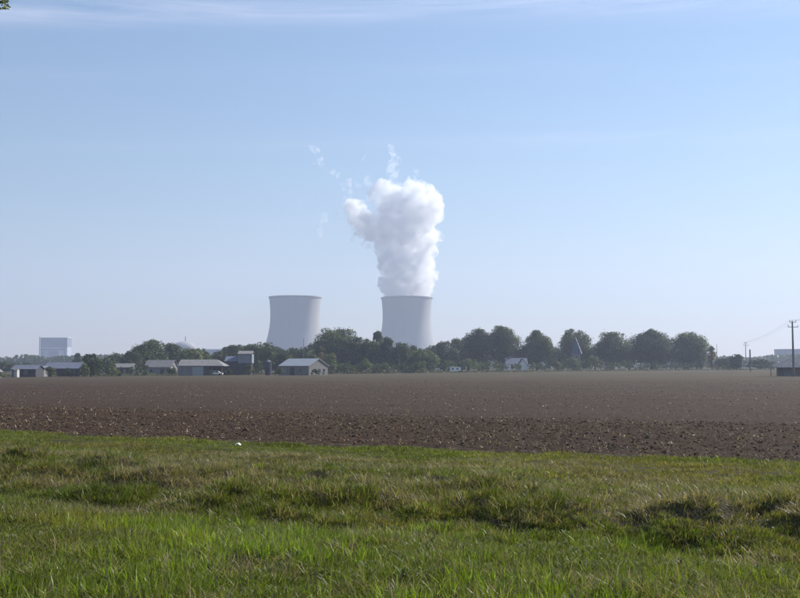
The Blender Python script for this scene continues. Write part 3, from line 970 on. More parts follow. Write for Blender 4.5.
# ------------------------------------------------------------------ trees
def crown_mesh(w, h, z0, kind, seed, tint, leaf=0.5, dens=1.0):
    """leaf-sized faces in clumps through the crown: w wide, from z0 up to h"""
    g = np.random.default_rng(seed)
    ch = h - z0; cz = z0 + ch * 0.5
    nl = int({'round': 62, 'broad': 72, 'cone': 90, 'column': 54, 'bush': 22}[kind] * (0.7 + 0.3 * min(2, w / 10)))
    C, RR = [], []
    tries = 0
    while len(C) < nl and tries < 4000:
        tries += 1
        u = g.uniform(-1, 1, 3)
        t = (u[2] + 1) / 2
        if kind == 'round': env = (1 - max(0.0, (t - 0.42) / 0.6) ** 2.2 * 0.93) ** 0.5 if t > 0.42 else 0.8 + 0.2 * t / 0.42
        elif kind == 'broad': env = (1 - max(0, 2 * t - 0.75) ** 2.2 * 0.6) * (0.72 + 0.28 * min(1, t * 3))
        elif kind == 'cone': env = max(0.06, 1 - t) ** 0.75
        elif kind == 'column': env = (1 - abs(2 * t - 0.9) ** 3) ** 0.5 if abs(2 * t - 0.9) < 1 else 0.1
        else: env = max(0.1, 1 - t ** 2.2) ** 0.5
        ang = g.uniform(0, 2 * math.pi); env = env * (0.58 + 0.75 * float(vn(ang * 1.3 + seed * 1.7, t * 3.5, seed)))
        rr = env * g.uniform(0.12, 1.0) ** 0.5
        u[0], u[1] = rr * math.cos(ang), rr * math.sin(ang)
        r = g.uniform(0.09, 0.24) * min(w, ch * 1.2) * (1.15 if kind in ('cone', 'column') else 1.0) * (0.65 + 0.5 * env)
        k = max(0.1, 1 - 0.72 * r / (w / 2))
        C.append((u[0] * w / 2 * k, u[1] * w / 2 * k, z0 + r * 0.75 + t * max(0.1, ch - 1.75 * r)))
        RR.append(r)
    C, RR = np.array(C), np.array(RR)
    per = (4 * math.pi * RR ** 2 / (leaf * leaf) * 0.70 * dens).astype(int) + 20
    idx = np.repeat(np.arange(len(C)), per); n = len(idx)
    d = g.normal(size=(n, 3)); d /= np.linalg.norm(d, axis=1)[:, None]
    d[:, 2] = np.where((d[:, 2] < -0.35) & (g.random(n) < 0.6), -d[:, 2], d[:, 2])
    rad = RR[idx] * (1 - 0.42 * g.random(n) ** 1.8) * (1 + 0.16 * g.normal(size=n) * (g.random(n) < 0.35))
    P = C[idx] + d * rad[:, None] * np.array([1, 1, 0.88])
    keep = (vn(P[:, 0] * 0.9 + seed, P[:, 2] * 0.9 + P[:, 1] * 0.7, seed) > 0.22)
    P, d, idx = P[keep], d[keep], idx[keep]; n = len(P)
    nrm = d * 0.75 + g.normal(size=(n, 3)) * 0.55; nrm /= np.linalg.norm(nrm, axis=1)[:, None]
    a = np.cross(nrm, g.normal(size=(n, 3))); a /= np.linalg.norm(a, axis=1)[:, None]
    b = np.cross(nrm, a)
    sz = leaf * g.uniform(0.5, 1.25, n)[:, None]
    V = np.stack([P - a * sz * 0.6, P + b * sz * 0.38 - a * sz * 0.08, P + a * sz * 0.62 + nrm * sz * 0.12, P - b * sz * 0.38 - a * sz * 0.05], 1).reshape(-1, 3)
    q = np.arange(n * 4).reshape(-1, 4)
    me = mesh_np('crown', V, quads=q)
    lob = g.uniform(0.75, 1.25, len(C))
    yel = np.clip(g.normal(0, 0.5, len(C)), 0, 1)
    c = np.array(tint)[None, :] * (lob[idx] * g.uniform(0.72, 1.28, n))[:, None]
    c = c * (1 + yel[idx][:, None] * np.array([0.45, 0.18, 0.0]))
    add_tint(me, np.repeat(c, 4, 0))
    return me, C, RR


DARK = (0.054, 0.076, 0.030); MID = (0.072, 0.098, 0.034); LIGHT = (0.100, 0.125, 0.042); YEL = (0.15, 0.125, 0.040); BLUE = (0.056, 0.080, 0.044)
seed_n = [100]


def tree(name, px, ptop, wpx, Y, kind, tint, label, cat='tree', group=None, low=0.03, leaf=None, dens=1.0):
    x = at(px, 365, Y).x; zb = zf(x, Y)
    h = at(px, ptop, Y).z - zb; w = wpx * Y / FPX * ((1.28 if px > 440 else 1.42) if kind == 'round' else 1.12)
    seed_n[0] += 1
    root = empty(name, (x, Y, zb)); tag(root, label, cat, group)
    z0 = 0.02 * h if kind == 'bush' else low * h
    lf = leaf or (0.34 if kind == 'bush' else 0.5) * max(1.0, Y / 420)
    me, C, RR = crown_mesh(w, h, z0, kind, seed_n[0], tint, lf, dens)
    link('crown', me, M['leaf'], root)
    t = MB(); r0 = 0.035 * h if kind != 'bush' else 0.05
    lx, ly = random.uniform(-0.04, 0.04) * w, random.uniform(-0.04, 0.04) * w
    t.tube([(0, 0, -0.4), (lx * 0.3, ly * 0.3, h * 0.18), (lx, ly, h * 0.5), (lx * 1.2, ly, h * 0.82)], [r0 * 1.25, r0, r0 * 0.6, r0 * 0.15], 8)
    for i in range(0, len(C), 3 if kind != 'bush' else 5):
        zz = max(0.15 * h, C[i][2] * 0.55)
        t.tube([(lx * zz / h, ly * zz / h, zz), (C[i][0] * 0.5, C[i][1] * 0.5, zz * 0.55 + C[i][2] * 0.45), tuple(C[i])], [r0 * 0.4, r0 * 0.25, r0 * 0.08], 5)
    t.build('trunk', M['bark'], root, smooth=True)
    return root


TR = [
    # px, top, width px, depth, kind, tint, label
    (91, 353, 15, 268, 'round', DARK, 'dark round tree rising at the end of the long slate-roofed barn'),
    (77.5, 352.5, 13, 420, 'cone', BLUE, 'small hazy pointed tree behind the long slate-roofed barn'),
    (108, 356, 20, 330, 'round', MID, 'low spreading tree between the dark round tree and the thin-roofed shed'),
    (131, 350, 17, 330, 'round', DARK, 'tree filling the shoulder of the big crown behind the thin-roofed shed'),
    (151, 338, 29, 345, 'round', MID, 'big round tree standing behind the low broad-roofed shed'),
    (171, 342, 18, 350, 'round', DARK, 'dark tree between the big round tree and the containment dome'),
    (189, 347, 20, 330, 'round', LIGHT, 'lighter green tree in front of the containment dome'),
    (205, 351, 16, 335, 'round', MID, 'low tree behind the hipped end of the grey barn'),
    (219, 350, 15, 345, 'round', DARK, 'tree standing between the grey barn and the hay loft'),
    (236, 343.5, 21, 350, 'round', DARK, 'round dark tree directly behind the pale hay loft'),
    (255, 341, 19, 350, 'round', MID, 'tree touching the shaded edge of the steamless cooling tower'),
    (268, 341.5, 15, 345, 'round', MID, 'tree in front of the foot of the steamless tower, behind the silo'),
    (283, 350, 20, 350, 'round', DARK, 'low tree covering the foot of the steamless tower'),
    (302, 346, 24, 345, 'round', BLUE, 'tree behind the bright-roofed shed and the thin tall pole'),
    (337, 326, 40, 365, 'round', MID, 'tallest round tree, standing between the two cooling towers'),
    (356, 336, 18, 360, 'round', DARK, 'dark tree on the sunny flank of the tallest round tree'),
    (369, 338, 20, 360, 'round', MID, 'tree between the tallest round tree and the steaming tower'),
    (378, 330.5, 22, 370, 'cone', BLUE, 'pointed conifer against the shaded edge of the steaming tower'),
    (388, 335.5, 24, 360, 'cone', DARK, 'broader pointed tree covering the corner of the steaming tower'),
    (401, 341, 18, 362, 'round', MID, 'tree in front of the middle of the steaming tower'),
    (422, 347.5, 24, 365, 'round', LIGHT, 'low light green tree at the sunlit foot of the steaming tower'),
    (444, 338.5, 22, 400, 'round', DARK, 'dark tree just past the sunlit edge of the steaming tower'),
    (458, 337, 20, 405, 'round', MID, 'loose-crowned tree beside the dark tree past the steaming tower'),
    (479, 327, 27, 410, 'round', DARK, 'tall tree opening the row of separate crowns past the steaming tower'),
    (501, 324.5, 30, 412, 'round', MID, 'tall tree behind the white gabled houses'),
    (537, 329, 35, 415, 'broad', MID, 'broad tree over the tiny white gable in the hedge'),
    (575, 327.5, 31, 425, 'round', MID, 'round tree right behind the slate turret'),
    (612, 330.5, 30, 428, 'round', MID, 'rounded tree next after the turret tree, before the widest crown'),
    (652, 328, 50, 432, 'broad', DARK, 'widest spreading tree in the row beyond the field'),
    (688, 330.5, 36, 432, 'round', MID, 'last big tree at the open end of the row'),
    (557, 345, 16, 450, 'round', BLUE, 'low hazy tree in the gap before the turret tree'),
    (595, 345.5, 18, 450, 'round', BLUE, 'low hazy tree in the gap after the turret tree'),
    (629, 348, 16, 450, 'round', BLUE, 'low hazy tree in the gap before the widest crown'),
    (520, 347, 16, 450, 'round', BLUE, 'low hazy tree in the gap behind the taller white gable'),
    (712, 345.5, 10, 425, 'column', YEL, 'narrow yellowing tree standing clear of the row'),
    (737, 353.5, 13, 400, 'round', DARK, 'small dark round tree near the small far power pole'),
    (724, 357, 17, 440, 'round', BLUE, 'low bluish tree behind the yellowing narrow tree'),
    (759, 358, 22, 440, 'round', BLUE, 'low bluish tree beyond the short thick post'),
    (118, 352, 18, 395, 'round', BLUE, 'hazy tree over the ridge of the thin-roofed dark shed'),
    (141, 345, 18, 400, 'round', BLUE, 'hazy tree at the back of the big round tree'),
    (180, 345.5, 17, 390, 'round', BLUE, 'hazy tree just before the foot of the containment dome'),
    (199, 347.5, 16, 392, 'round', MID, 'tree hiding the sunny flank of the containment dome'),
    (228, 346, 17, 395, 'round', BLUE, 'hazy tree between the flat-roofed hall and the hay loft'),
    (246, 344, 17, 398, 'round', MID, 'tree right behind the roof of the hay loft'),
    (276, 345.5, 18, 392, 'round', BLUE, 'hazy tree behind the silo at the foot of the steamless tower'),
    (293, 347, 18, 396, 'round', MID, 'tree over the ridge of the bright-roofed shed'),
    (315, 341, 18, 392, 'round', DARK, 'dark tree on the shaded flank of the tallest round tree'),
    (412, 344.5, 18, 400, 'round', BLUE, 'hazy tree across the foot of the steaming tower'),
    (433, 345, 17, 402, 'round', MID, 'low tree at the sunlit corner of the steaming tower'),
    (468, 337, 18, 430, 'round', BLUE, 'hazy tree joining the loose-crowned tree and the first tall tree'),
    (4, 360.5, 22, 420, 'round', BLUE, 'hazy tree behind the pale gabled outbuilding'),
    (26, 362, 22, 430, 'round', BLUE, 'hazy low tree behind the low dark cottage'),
]
for (px, pt, wp, Y, kd, ti, lab) in TR:
    tree('tree', px, pt, wp, Y, kd, ti, lab, 'tree', 'trees beyond the field')
BU = [
    (112, 362.5, 15, 262, LIGHT, 'light green bush in front of the low spreading tree'),
    (84, 362, 12, 262, MID, 'bush at the foot of the dark round tree by the long barn'),
    (134, 366, 14, 290, DARK, 'dark bush in front of the thin-roofed shed'),
    (172, 365, 12, 288, DARK, 'dark bush tucked between the broad-roofed shed and the grey barn'),
    (258, 360, 14, 300, DARK, 'dark shrub between the hay loft barn and the silo'),
    (330, 352, 20, 315, LIGHT, 'tall light green shrub past the gable end of the bright-roofed shed'),
    (322, 345, 14, 335, YEL, 'yellowish tall shrub in front of the tallest round tree'),
    (348, 360, 18, 312, MID, 'bush below the dark flank tree, beside the tall light shrub'),
    (366, 357, 16, 318, LIGHT, 'pale green bush between the towers near the field'),
    (384, 361, 18, 322, MID, 'bush under the conifer by the steaming tower'),
    (402, 362, 17, 328, DARK, 'bush below the pale roof among the trees'),
    (420, 359, 20, 333, MID, 'bush below the sunlit foot of the steaming tower'),
    (447, 359, 22, 365, MID, 'bush right behind the white site trailer'),
    (431, 363, 12, 356, DARK, 'dark bush beside the small white cabinet'),
    (470, 357, 22, 372, LIGHT, 'bush past the white site trailer, under the first tall tree'),
    (492, 358, 22, 376, MID, 'bush before the white annex of the slate-roofed house'),
    (515, 363, 18, 380, DARK, 'hedge bush in front of the slate-roofed house'),
    (536, 362, 18, 384, MID, 'hedge bush between the taller gable and the tiny gable'),
    (554, 357, 20, 390, DARK, 'dark bush between the tiny gable and the slate turret'),
    (572, 356, 20, 395, MID, 'bush covering the foot of the slate turret'),
    (592, 354, 22, 400, LIGHT, 'lighter bush on the sunny side of the slate turret'),
    (614, 362, 22, 404, MID, 'bush under the rounded tree next after the turret'),
    (640, 364, 20, 410, DARK, 'bush under the shaded side of the widest crown'),
    (664, 364, 20, 414, MID, 'bush under the sunny side of the widest crown'),
    (690, 363, 24, 418, DARK, 'bush under the last big tree of the row'),
    (728, 362, 16, 405, MID, 'bush in front of the small dark round tree'),
    (562, 361, 18, 402, MID, 'low bush left of the turret foot, behind the dark hedge bush'),
    (583, 360, 18, 405, DARK, 'dark low bush between the turret and the lighter bush'),
    (603, 359, 20, 409, DARK, 'dark bush in the gap after the turret tree'),
    (626, 360, 20, 412, MID, 'bush filling the gap before the widest crown'),
    (652, 361, 22, 416, DARK, 'dark bush at the trunk of the widest crown'),
    (677, 361, 20, 418, MID, 'bush between the widest crown and the last big tree'),
    (702, 362, 16, 420, MID, 'bush ending the row, before the yellowing narrow tree'),
    (479, 361, 20, 385, DARK, 'dark bush at the trunk of the first tall tree in the row'),
    (502, 364, 16, 384, DARK, 'dark low bush before the small white annex'),
    (544, 364, 14, 387, MID, 'low bush at the foot of the tiny white gable'),
    (459, 362, 18, 372, DARK, 'dark bush behind the far end of the white site trailer'),
    (337, 363, 16, 318, DARK, 'dark low bush under the tallest round tree'),
    (357, 364, 16, 320, MID, 'low bush between the tallest round tree and the conifer'),
    (374, 363, 14, 326, DARK, 'dark low bush below the conifer'),
    (393, 364, 14, 330, MID, 'low bush at the thin short pole'),
    (412, 364, 14, 336, DARK, 'dark low bush right of the thin short pole'),
    (118, 366, 12, 272, DARK, 'dark low bush beside the light green bush'),
    (290, 352, 18, 318, MID, 'tall shrub behind the ridge of the bright-roofed shed'),
    (312, 354, 16, 322, DARK, 'dark tall shrub behind the gable of the bright-roofed shed'),
    (246, 353, 16, 320, DARK, 'dark tall shrub behind the pale hay loft'),
    (49, 366, 13, 262, MID, 'bush in front of the long slate-roofed barn, nearer the cottage'),
    (70, 367, 11, 264, DARK, 'low dark bush in front of the middle of the long slate-roofed barn'),
    (98, 358, 16, 266, MID, 'leafy bush between the dark round tree and the light green bush'),
    (146, 364, 9, 285, MID, 'bush at the near corner of the low broad-roofed shed'),
    (228, 368, 10, 276, DARK, 'low bush before the dark door of the hay loft barn'),
    (249, 364, 13, 279, MID, 'bush at the foot of the pale hay loft'),
    (279, 367, 9, 268, MID, 'small bush at the shaded corner of the bright-roofed shed'),
    (316, 369, 14, 266, DARK, 'low bush below the gable windows of the bright-roofed shed'),
    (-2, 371, 9, 224, MID, 'low bush before the pale gabled outbuilding'),
    (765, 363, 18, 398, DARK, 'bush between the short thick post and the concrete pole'),
]
for (px, pt, wp, Y, ti, lab) in BU:
    tree('bush', px, pt, wp, Y, 'bush', ti, lab, 'bush', 'bushes along the field margin')


def far_wood(name, x0, x1, Y, h0, h1, label, seed, n=9000, leaf=1.5):
    g = np.random.default_rng(seed)
    x = g.uniform(x0, x1, n); y = Y + g.uniform(-30, 30, n)
    top = h0 + (h1 - h0) * fbm(x * 0.05, y * 0.03, seed, 4)
    z = top * (1 - g.random(n) ** 1.5 * 0.95) + zg(x, y)
    P = np.stack([x, y, z], 1)
    nr = g.normal(size=(n, 3)) + np.array([0.2, -0.6, 0.6]); nr /= np.linalg.norm(nr, axis=1)[:, None]
    a = np.cross(nr, g.normal(size=(n, 3))); a /= np.linalg.norm(a, axis=1)[:, None]; b = np.cross(nr, a)
    s = leaf * g.uniform(0.6, 1.4, n)[:, None]
    V = np.stack([P - a * s, P + b * s * 0.7, P + a * s, P - b * s * 0.7], 1).reshape(-1, 3)
    me = mesh_np(name, V, quads=np.arange(n * 4).reshape(-1, 4))
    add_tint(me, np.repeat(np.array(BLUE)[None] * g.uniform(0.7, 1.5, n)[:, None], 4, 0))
    tag(link(name, me, M['leaf']), label, 'woods', kind='stuff')


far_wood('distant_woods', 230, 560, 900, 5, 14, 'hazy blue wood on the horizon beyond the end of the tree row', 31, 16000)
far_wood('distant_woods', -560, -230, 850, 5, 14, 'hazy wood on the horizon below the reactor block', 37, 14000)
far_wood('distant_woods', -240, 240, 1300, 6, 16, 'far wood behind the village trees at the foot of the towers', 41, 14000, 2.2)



def margin_weeds():
    """rank weeds along the far side of the field"""
    g = np.random.default_rng(55); n = 22000
    x = g.uniform(-150, 190, n); y = field_far(x) + g.uniform(-4.5, 3.5, n)
    h = 0.15 + 1.3 * fbm(x * 0.22, y * 0.3, 57, 3) ** 2 * (1 - sst(-30, 60, x) * 0.4)
    z = zg(x, y) + h * g.random(n) ** 0.8
    P = np.stack([x, y, z], 1); nr = g.normal(size=(n, 3)) + np.array([0.1, -0.4, 0.7]); nr /= np.linalg.norm(nr, axis=1)[:, None]
    a = np.cross(nr, g.normal(size=(n, 3))); a /= np.linalg.norm(a, axis=1)[:, None]; b = np.cross(nr, a); s_ = 0.24 * g.uniform(0.5, 1.5, n)[:, None]
    V = np.stack([P - a * s_, P + b * s_ * 0.6, P + a * s_, P - b * s_ * 0.6], 1).reshape(-1, 3)
    me = mesh_np('margin_weeds', V, quads=np.arange(n * 4).reshape(-1, 4))
    add_tint(me, np.repeat(np.array([0.095, 0.100, 0.040])[None] * g.uniform(0.6, 1.4, n)[:, None], 4, 0))
    tag(link('margin_weeds', me, M['leaf']), 'olive weeds growing along the far side of the ploughed field', 'weeds', kind='stuff')


margin_weeds()

# ------------------------------------------------------------------ grass
def blades(name, x, y, ln, wd, lean, rgb, near=True, m='blade', label=None, sink=0.03, zfun=None):
    n = len(x)
    z = (zfun or ground_z)(x, y) - sink
    fa = rng.uniform(0, 2 * np.pi, n); la = rng.uniform(0, 2 * np.pi, n)
    tx, ty = np.cos(fa) * wd / 2, np.sin(fa) * wd / 2
    lx, ly = np.cos(la) * ln * lean, np.sin(la) * ln * lean
    hh = ln * np.sqrt(np.maximum(0.03, 1 - lean * lean))
    z0 = np.zeros(n)
    B = np.stack([x, y, z], 1); T = np.stack([tx, ty, z0], 1); L = np.stack([lx, ly, z0], 1)
    up = np.stack([z0, z0, hh], 1)
    if near:
        mid = B + L * 0.32 + up * 0.60
        tip = B + L + up * np.clip(1.0 - lean * 0.35, 0.3, 1)[:, None]
        V = np.stack([B - T, B + T, mid + T * 0.8, mid - T * 0.8, tip], 1).reshape(-1, 3)
        k = np.arange(n)[:, None] * 5
        me = mesh_np(name, V, quads=k + np.array([[0, 1, 2, 3]]), tris=k + np.array([[3, 2, 4]]), smooth=True)
        add_tint(me, np.repeat(rgb, 5, 0))
    else:
        V = np.stack([B - T, B + T, B + L + up], 1).reshape(-1, 3)
        me = mesh_np(name, V, tris=np.arange(n * 3).reshape(-1, 3))
        add_tint(me, np.repeat(rgb, 3, 0))
    o = link(name, me, M[m])
    tag(o, label, 'grass', kind='stuff')
    return o


def scatter(n, y0, y1, marg=1.3):
    """points on the ground between depths y0 and y1, a little wider than the view"""
    y = np.sqrt(rng.uniform(y0 * y0, y1 * y1, n))
    x = rng.uniform(-1, 1, n) * (0.425 * y + marg)
    return x, y


GREEN = np.array([0.122, 0.156, 0.017]); OLIVE = np.array([0.144, 0.160, 0.030]); DRY = np.array([0.31, 0.245, 0.165]); BROWN = np.array([0.12, 0.085, 0.05])


def colours(x, y, dryness):
    n = len(x)
    t = fbm(x * 0.5, y * 0.5, 15, 3)
    c = GREEN[None] * (1 - 0.6 * t[:, None]) + OLIVE[None] * (0.6 * t[:, None])
    c = c * rng.uniform(0.6, 1.4, n)[:, None]
    dry = rng.random(n) < dryness
    dc = DRY[None] * rng.uniform(0.55, 1.25, n)[:, None]
    return np.where(dry[:, None], dc, c)


# clumps: meshes of some dozens of blades, set out over the ground by the thousand
def clump_mesh(seed, nb, rad, l0, l1, w0, w1, lean, green, dry):
    g = np.random.default_rng(seed)
    r = rad * np.sqrt(g.random(nb)); a = g.uniform(0, 6.283, nb)
    x, y = r * np.cos(a), r * np.sin(a)
    ln = g.uniform(l0, l1, nb); wd = g.uniform(w0, w1, nb)
    la = a + g.normal(0, 0.9, nb); le = np.clip(g.normal(lean, 0.2, nb), 0.03, 0.96)
    fa = g.uniform(0, 6.283, nb); z0 = np.zeros(nb)
    B = np.stack([x, y, z0 - 0.03], 1); T = np.stack([np.cos(fa), np.sin(fa), z0], 1) * wd[:, None] / 2
    L = np.stack([np.cos(la), np.sin(la), z0], 1) * (ln * le)[:, None]; up = np.stack([z0, z0, ln * np.sqrt(1 - le * le)], 1)
    mid = B + L * 0.33 + up * 0.62; tip = B + L + up
    V = np.stack([B - T, B + T, mid + T * 0.85, mid - T * 0.85, tip], 1).reshape(-1, 3)
    k = np.arange(nb)[:, None] * 5
    me = mesh_np('clump', V, quads=k + np.array([[0, 1, 2, 3]]), tris=k + np.array([[3, 2, 4]]), smooth=True)
    c = np.array(green)[None] * g.uniform(0.4, 1.75, nb)[:, None]
    dm = g.random(nb) < dry
    c = np.where(dm[:, None], DRY[None] * g.uniform(0.45, 1.15, nb)[:, None], c)
    add_tint(me, np.repeat(c, 5, 0))
    me.materials.append(M['clump'])
    return me


def clump_mat():
    m = leaf_mat('clump_blade', 0.42, 0.38)
    n, l = m.node_tree.nodes, m.node_tree.links
    a = n.new('ShaderNodeAttribute'); a.attribute_type = 'INSTANCER'; a.attribute_name = 'ctint'
    for q in n:
        if q.type == 'MIX' and not q.inputs[7].is_linked and tuple(q.inputs[7].default_value)[:3] == (1.0, 1.0, 1.0):
            l.new(a.outputs['Color'], q.inputs[7])
    return m


M['clump'] = clump_mat()


def clumps(name, x, y, scale, tint, sources, label, lift=0.0):
    n = len(x)
    me = bpy.data.meshes.new(name); me.vertices.add(n)
    me.vertices.foreach_set('co', np.stack([x, y, ground_z(x, y) + lift], 1).astype(np.float32).ravel())
    def attr(nm, ty, data, key='value'):
        a = me.attributes.new(nm, ty, 'POINT'); a.data.foreach_set(key, np.ascontiguousarray(data).ravel())
    attr('cscale', 'FLOAT', scale.astype(np.float32))
    attr('cturn', 'FLOAT', rng.uniform(0, 6.283, n).astype(np.float32))
    attr('cpick', 'INT', rng.integers(0, len(sources), n).astype(np.int32))
    attr('ctint', 'FLOAT_VECTOR', tint.astype(np.float32), 'vector')
    me.update()
    cc = bpy.data.collections.new(name + '_sources')
    for i, sm in enumerate(sources):
        cc.objects.link(bpy.data.objects.new('%s_source_%02d' % (name, i), sm))
    ng = bpy.data.node_groups.new(name, 'GeometryNodeTree')
    ng.interface.new_socket('Geometry', in_out='INPUT', socket_type='NodeSocketGeometry')
    ng.interface.new_socket('Geometry', in_out='OUTPUT', socket_type='NodeSocketGeometry')
    N, L = ng.nodes, ng.links
    gi, go = N.new('NodeGroupInput'), N.new('NodeGroupOutput')
    mp = N.new('GeometryNodeMeshToPoints')
    ip = N.new('GeometryNodeInstanceOnPoints'); ci = N.new('GeometryNodeCollectionInfo')
    ci.inputs['Collection'].default_value = cc; ci.inputs['Separate Children'].default_value = True; ci.inputs['Reset Children'].default_value = True
    def named(nm, ty):
        q = N.new('GeometryNodeInputNamedAttribute'); q.data_type = ty; q.inputs['Name'].default_value = nm; return q.outputs[0]
    L.new(gi.outputs[0], mp.inputs['Mesh']); L.new(mp.outputs[0], ip.inputs['Points']); L.new(ci.outputs[0], ip.inputs['Instance'])
    ip.inputs['Pick Instance'].default_value = True
    L.new(named('cpick', 'INT'), ip.inputs['Instance Index'])
    cx = N.new('ShaderNodeCombineXYZ'); L.new(named('cturn', 'FLOAT'), cx.inputs['Z'])
    L.new(cx.outputs[0], ip.inputs['Rotation']); L.new(named('cscale', 'FLOAT'), ip.inputs['Scale'])
    L.new(ip.outputs[0], go.inputs[0])
    o = bpy.data.objects.new(name, me); col.objects.link(o)
    md = o.modifiers.new('scatter', 'NODES'); md.node_group = ng
    tag(o, label, 'grass', kind='stuff')
    return o


def tints(x, y, seed, lo=0.7, hi=1.3):
    """patches of greener, more olive and browner growth"""
    t = fbm(x * 0.45, y * 0.45, seed, 3); u = fbm(x * 0.22 + 5, y * 0.3, seed + 1, 3)
    k = rng.uniform(lo, hi, len(x))
    c = np.stack([0.88 + 0.24 * sst(0.42, 0.66, u), 0.95 + 0.12 * (t - 0.5), 0.85 + 0.3 * sst(0.42, 0.66, u)], 1)
    return c * (k * (0.75 + 0.5 * t))[:, None]


FRESH = [clump_mesh(200 + i, 46, 0.12, 0.03, 0.105, 0.004, 0.0085, 0.58, GREEN, 0.12) for i in range(5)]
LONG = [clump_mesh(220 + i, 26, 0.10, 0.07, 0.21, 0.0045, 0.0095, 0.42, GREEN * 1.1, 0.08) for i in range(5)]
TUSS = [clump_mesh(240 + i, 60, 0.12, 0.06, 0.21, 0.005, 0.010, 0.55, GREEN * 0.85, 0.12) for i in range(4)]
SHORT = [clump_mesh(260 + i, 40, 0.15, 0.03, 0.11, 0.008, 0.015, 0.5, OLIVE * 0.85, 0.10) for i in range(5)]
THATCH = [clump_mesh(280 + i, 46, 0.14, 0.06, 0.24, 0.004, 0.009, 0.82, OLIVE * 0.8, 0.72) for i in range(5)]


def moundness(x, y):
    m = np.zeros(len(x))
    for (mx, my, mh, mr) in MOUNDS:
        if mh > 0.15: m = np.maximum(m, np.exp(-((x - mx) ** 2 + (y - my) ** 2) / (mr * mr * 0.55)))
    return m


# near verge
x, y = scatter(21000, 5.4, 15.5); s = y + 0.44 * x
k = s < 13.4; x, y = x[k], y[k]
cl = fbm(x * 1.3, y * 1.3, 51, 3)
k = rng.random(len(x)) < 0.45 + 1.2 * np.clip(cl - 0.35, 0, 1); x, y, cl = x[k], y[k], cl[k]
clumps('grass', x, y, rng.uniform(0.6, 1.15, len(x)) * (0.65 + 0.6 * sst(0.4, 0.65, cl)), tints(x, y, 15), FRESH, 'fresh green grass of the near verge')
x, y = scatter(17000, 5.4, 15.5); s = y + 0.44 * x
k = s < 13.6; x, y = x[k], y[k]
clumps('turf', x, y, rng.uniform(0.5, 0.95, len(x)), tints(x, y, 17) * np.array([0.95, 1.0, 0.9]), SHORT + THATCH[:1], 'short dense turf under the longer grass of the verge')
x, y = scatter(9000, 5.4, 13.5); s = y + 0.44 * x
cl = fbm(x * 1.1 + 3, y * 1.1, 53, 3)
k = (s < 12.2) & (cl > 0.5) & (rng.random(len(x)) < 0.6 - 0.4 * sst(8.0, 11.5, s)); x, y = x[k], y[k]
clumps('tall_grass', x, y, rng.uniform(0.6, 1.25, len(x)), tints(x, y, 15, 0.8, 1.5), LONG, 'longer grass tufts standing out of the near verge')
# bumpy bank
x, y = scatter(42000, 8, 27.0); s = y + 0.44 * x
en = (fbm(x * 0.6, y * 0.6, 33, 3) - 0.5) * 2.6
k = (s > 12.2 + en * 0.4) & (s < 19.5 + en); x, y, s = x[k], y[k], s[k]
cl = fbm(x * 0.8, y * 0.8, 61, 3); md_ = moundness(x, y)
bare = fbm(x * 0.75 + 9, y * 1.1, 71, 3)
k = (rng.random(len(x)) < 0.5 + 0.8 * np.clip(cl - 0.35, 0, 1)) & (rng.random(len(x)) > md_ * 0.75) & (rng.random(len(x)) < 0.45 + sst(0.36, 0.46, bare)); x, y, cl = x[k], y[k], cl[k]
clumps('rough_grass', x, y, rng.uniform(0.55, 1.1, len(x)), tints(x, y, 23), FRESH + SHORT, 'rough short grass covering the bumpy bank')
x, y = scatter(12000, 8, 26.0); s = y + 0.44 * x
cl = fbm(x * 0.9, y * 0.7, 65, 3)
k = (s > 12.0) & (s < 18.2) & (cl > 0.535); x, y, cl = x[k], y[k], cl[k]
clumps('grass_tussocks', x, y, rng.uniform(0.6, 1.1, len(x)) * (0.7 + 0.5 * sst(0.53, 0.65, cl)), tints(x, y, 29, 0.7, 1.2) * np.array([0.9, 1.0, 0.9]), TUSS, 'dark green grass tussocks bunched along the bank')
x, y = scatter(26000, 6, 27.0); s = y + 0.44 * x
bare = fbm(x * 0.75 + 9, y * 1.1, 71, 3); md_ = moundness(x, y)
k = ((s > 11.8) & (s < 20) & (rng.random(len(x)) < 0.13 + 0.85 * sst(0.49, 0.37, bare) + 0.6 * md_)) | ((bare < 0.37) & (rng.random(len(x)) < 0.5) & (s < 30))
x, y = x[k], y[k]
clumps('dry_grass', x, y, rng.uniform(0.6, 1.2, len(x)), np.ones((len(x), 3)) * rng.uniform(0.7, 1.35, (len(x), 1)), THATCH, 'brown and straw-coloured dead grass matted over the bank')
# broad-leaved weeds
def weed_mesh(seed):
    g = np.random.default_rng(seed); V, F, T = [], [], []
    for i in range(9):
        a = i * 0.7 + g.uniform(-0.2, 0.2); L = g.uniform(0.06, 0.13); up = g.uniform(0.3, 0.9); w = L * g.uniform(0.22, 0.34)
        d = np.array([math.cos(a), math.sin(a), 0]); sd = np.array([-math.sin(a), math.cos(a), 0]); n0 = len(V)
        for (t, ww, z) in ((0.05, 0.1, 0.02), (0.4, 0.9, 0.75), (0.72, 0.8, 1.0), (1.0, 0.05, 0.8)):
            for sg in (-1, 1): V.append(d * L * t + sd * w * ww * sg * 0.5 + np.array([0, 0, z * L * up]))
        for k in range(3): F.append((n0 + 2 * k, n0 + 2 * k + 1, n0 + 2 * k + 3, n0 + 2 * k + 2))
        c = np.array([0.095, 0.110, 0.032]) * g.uniform(0.6, 1.4); T += [c] * 8
    me = mesh_np('weed', np.array(V), quads=np.array(F), smooth=True); add_tint(me, np.array(T)); me.materials.append(M['weed'])
    return me


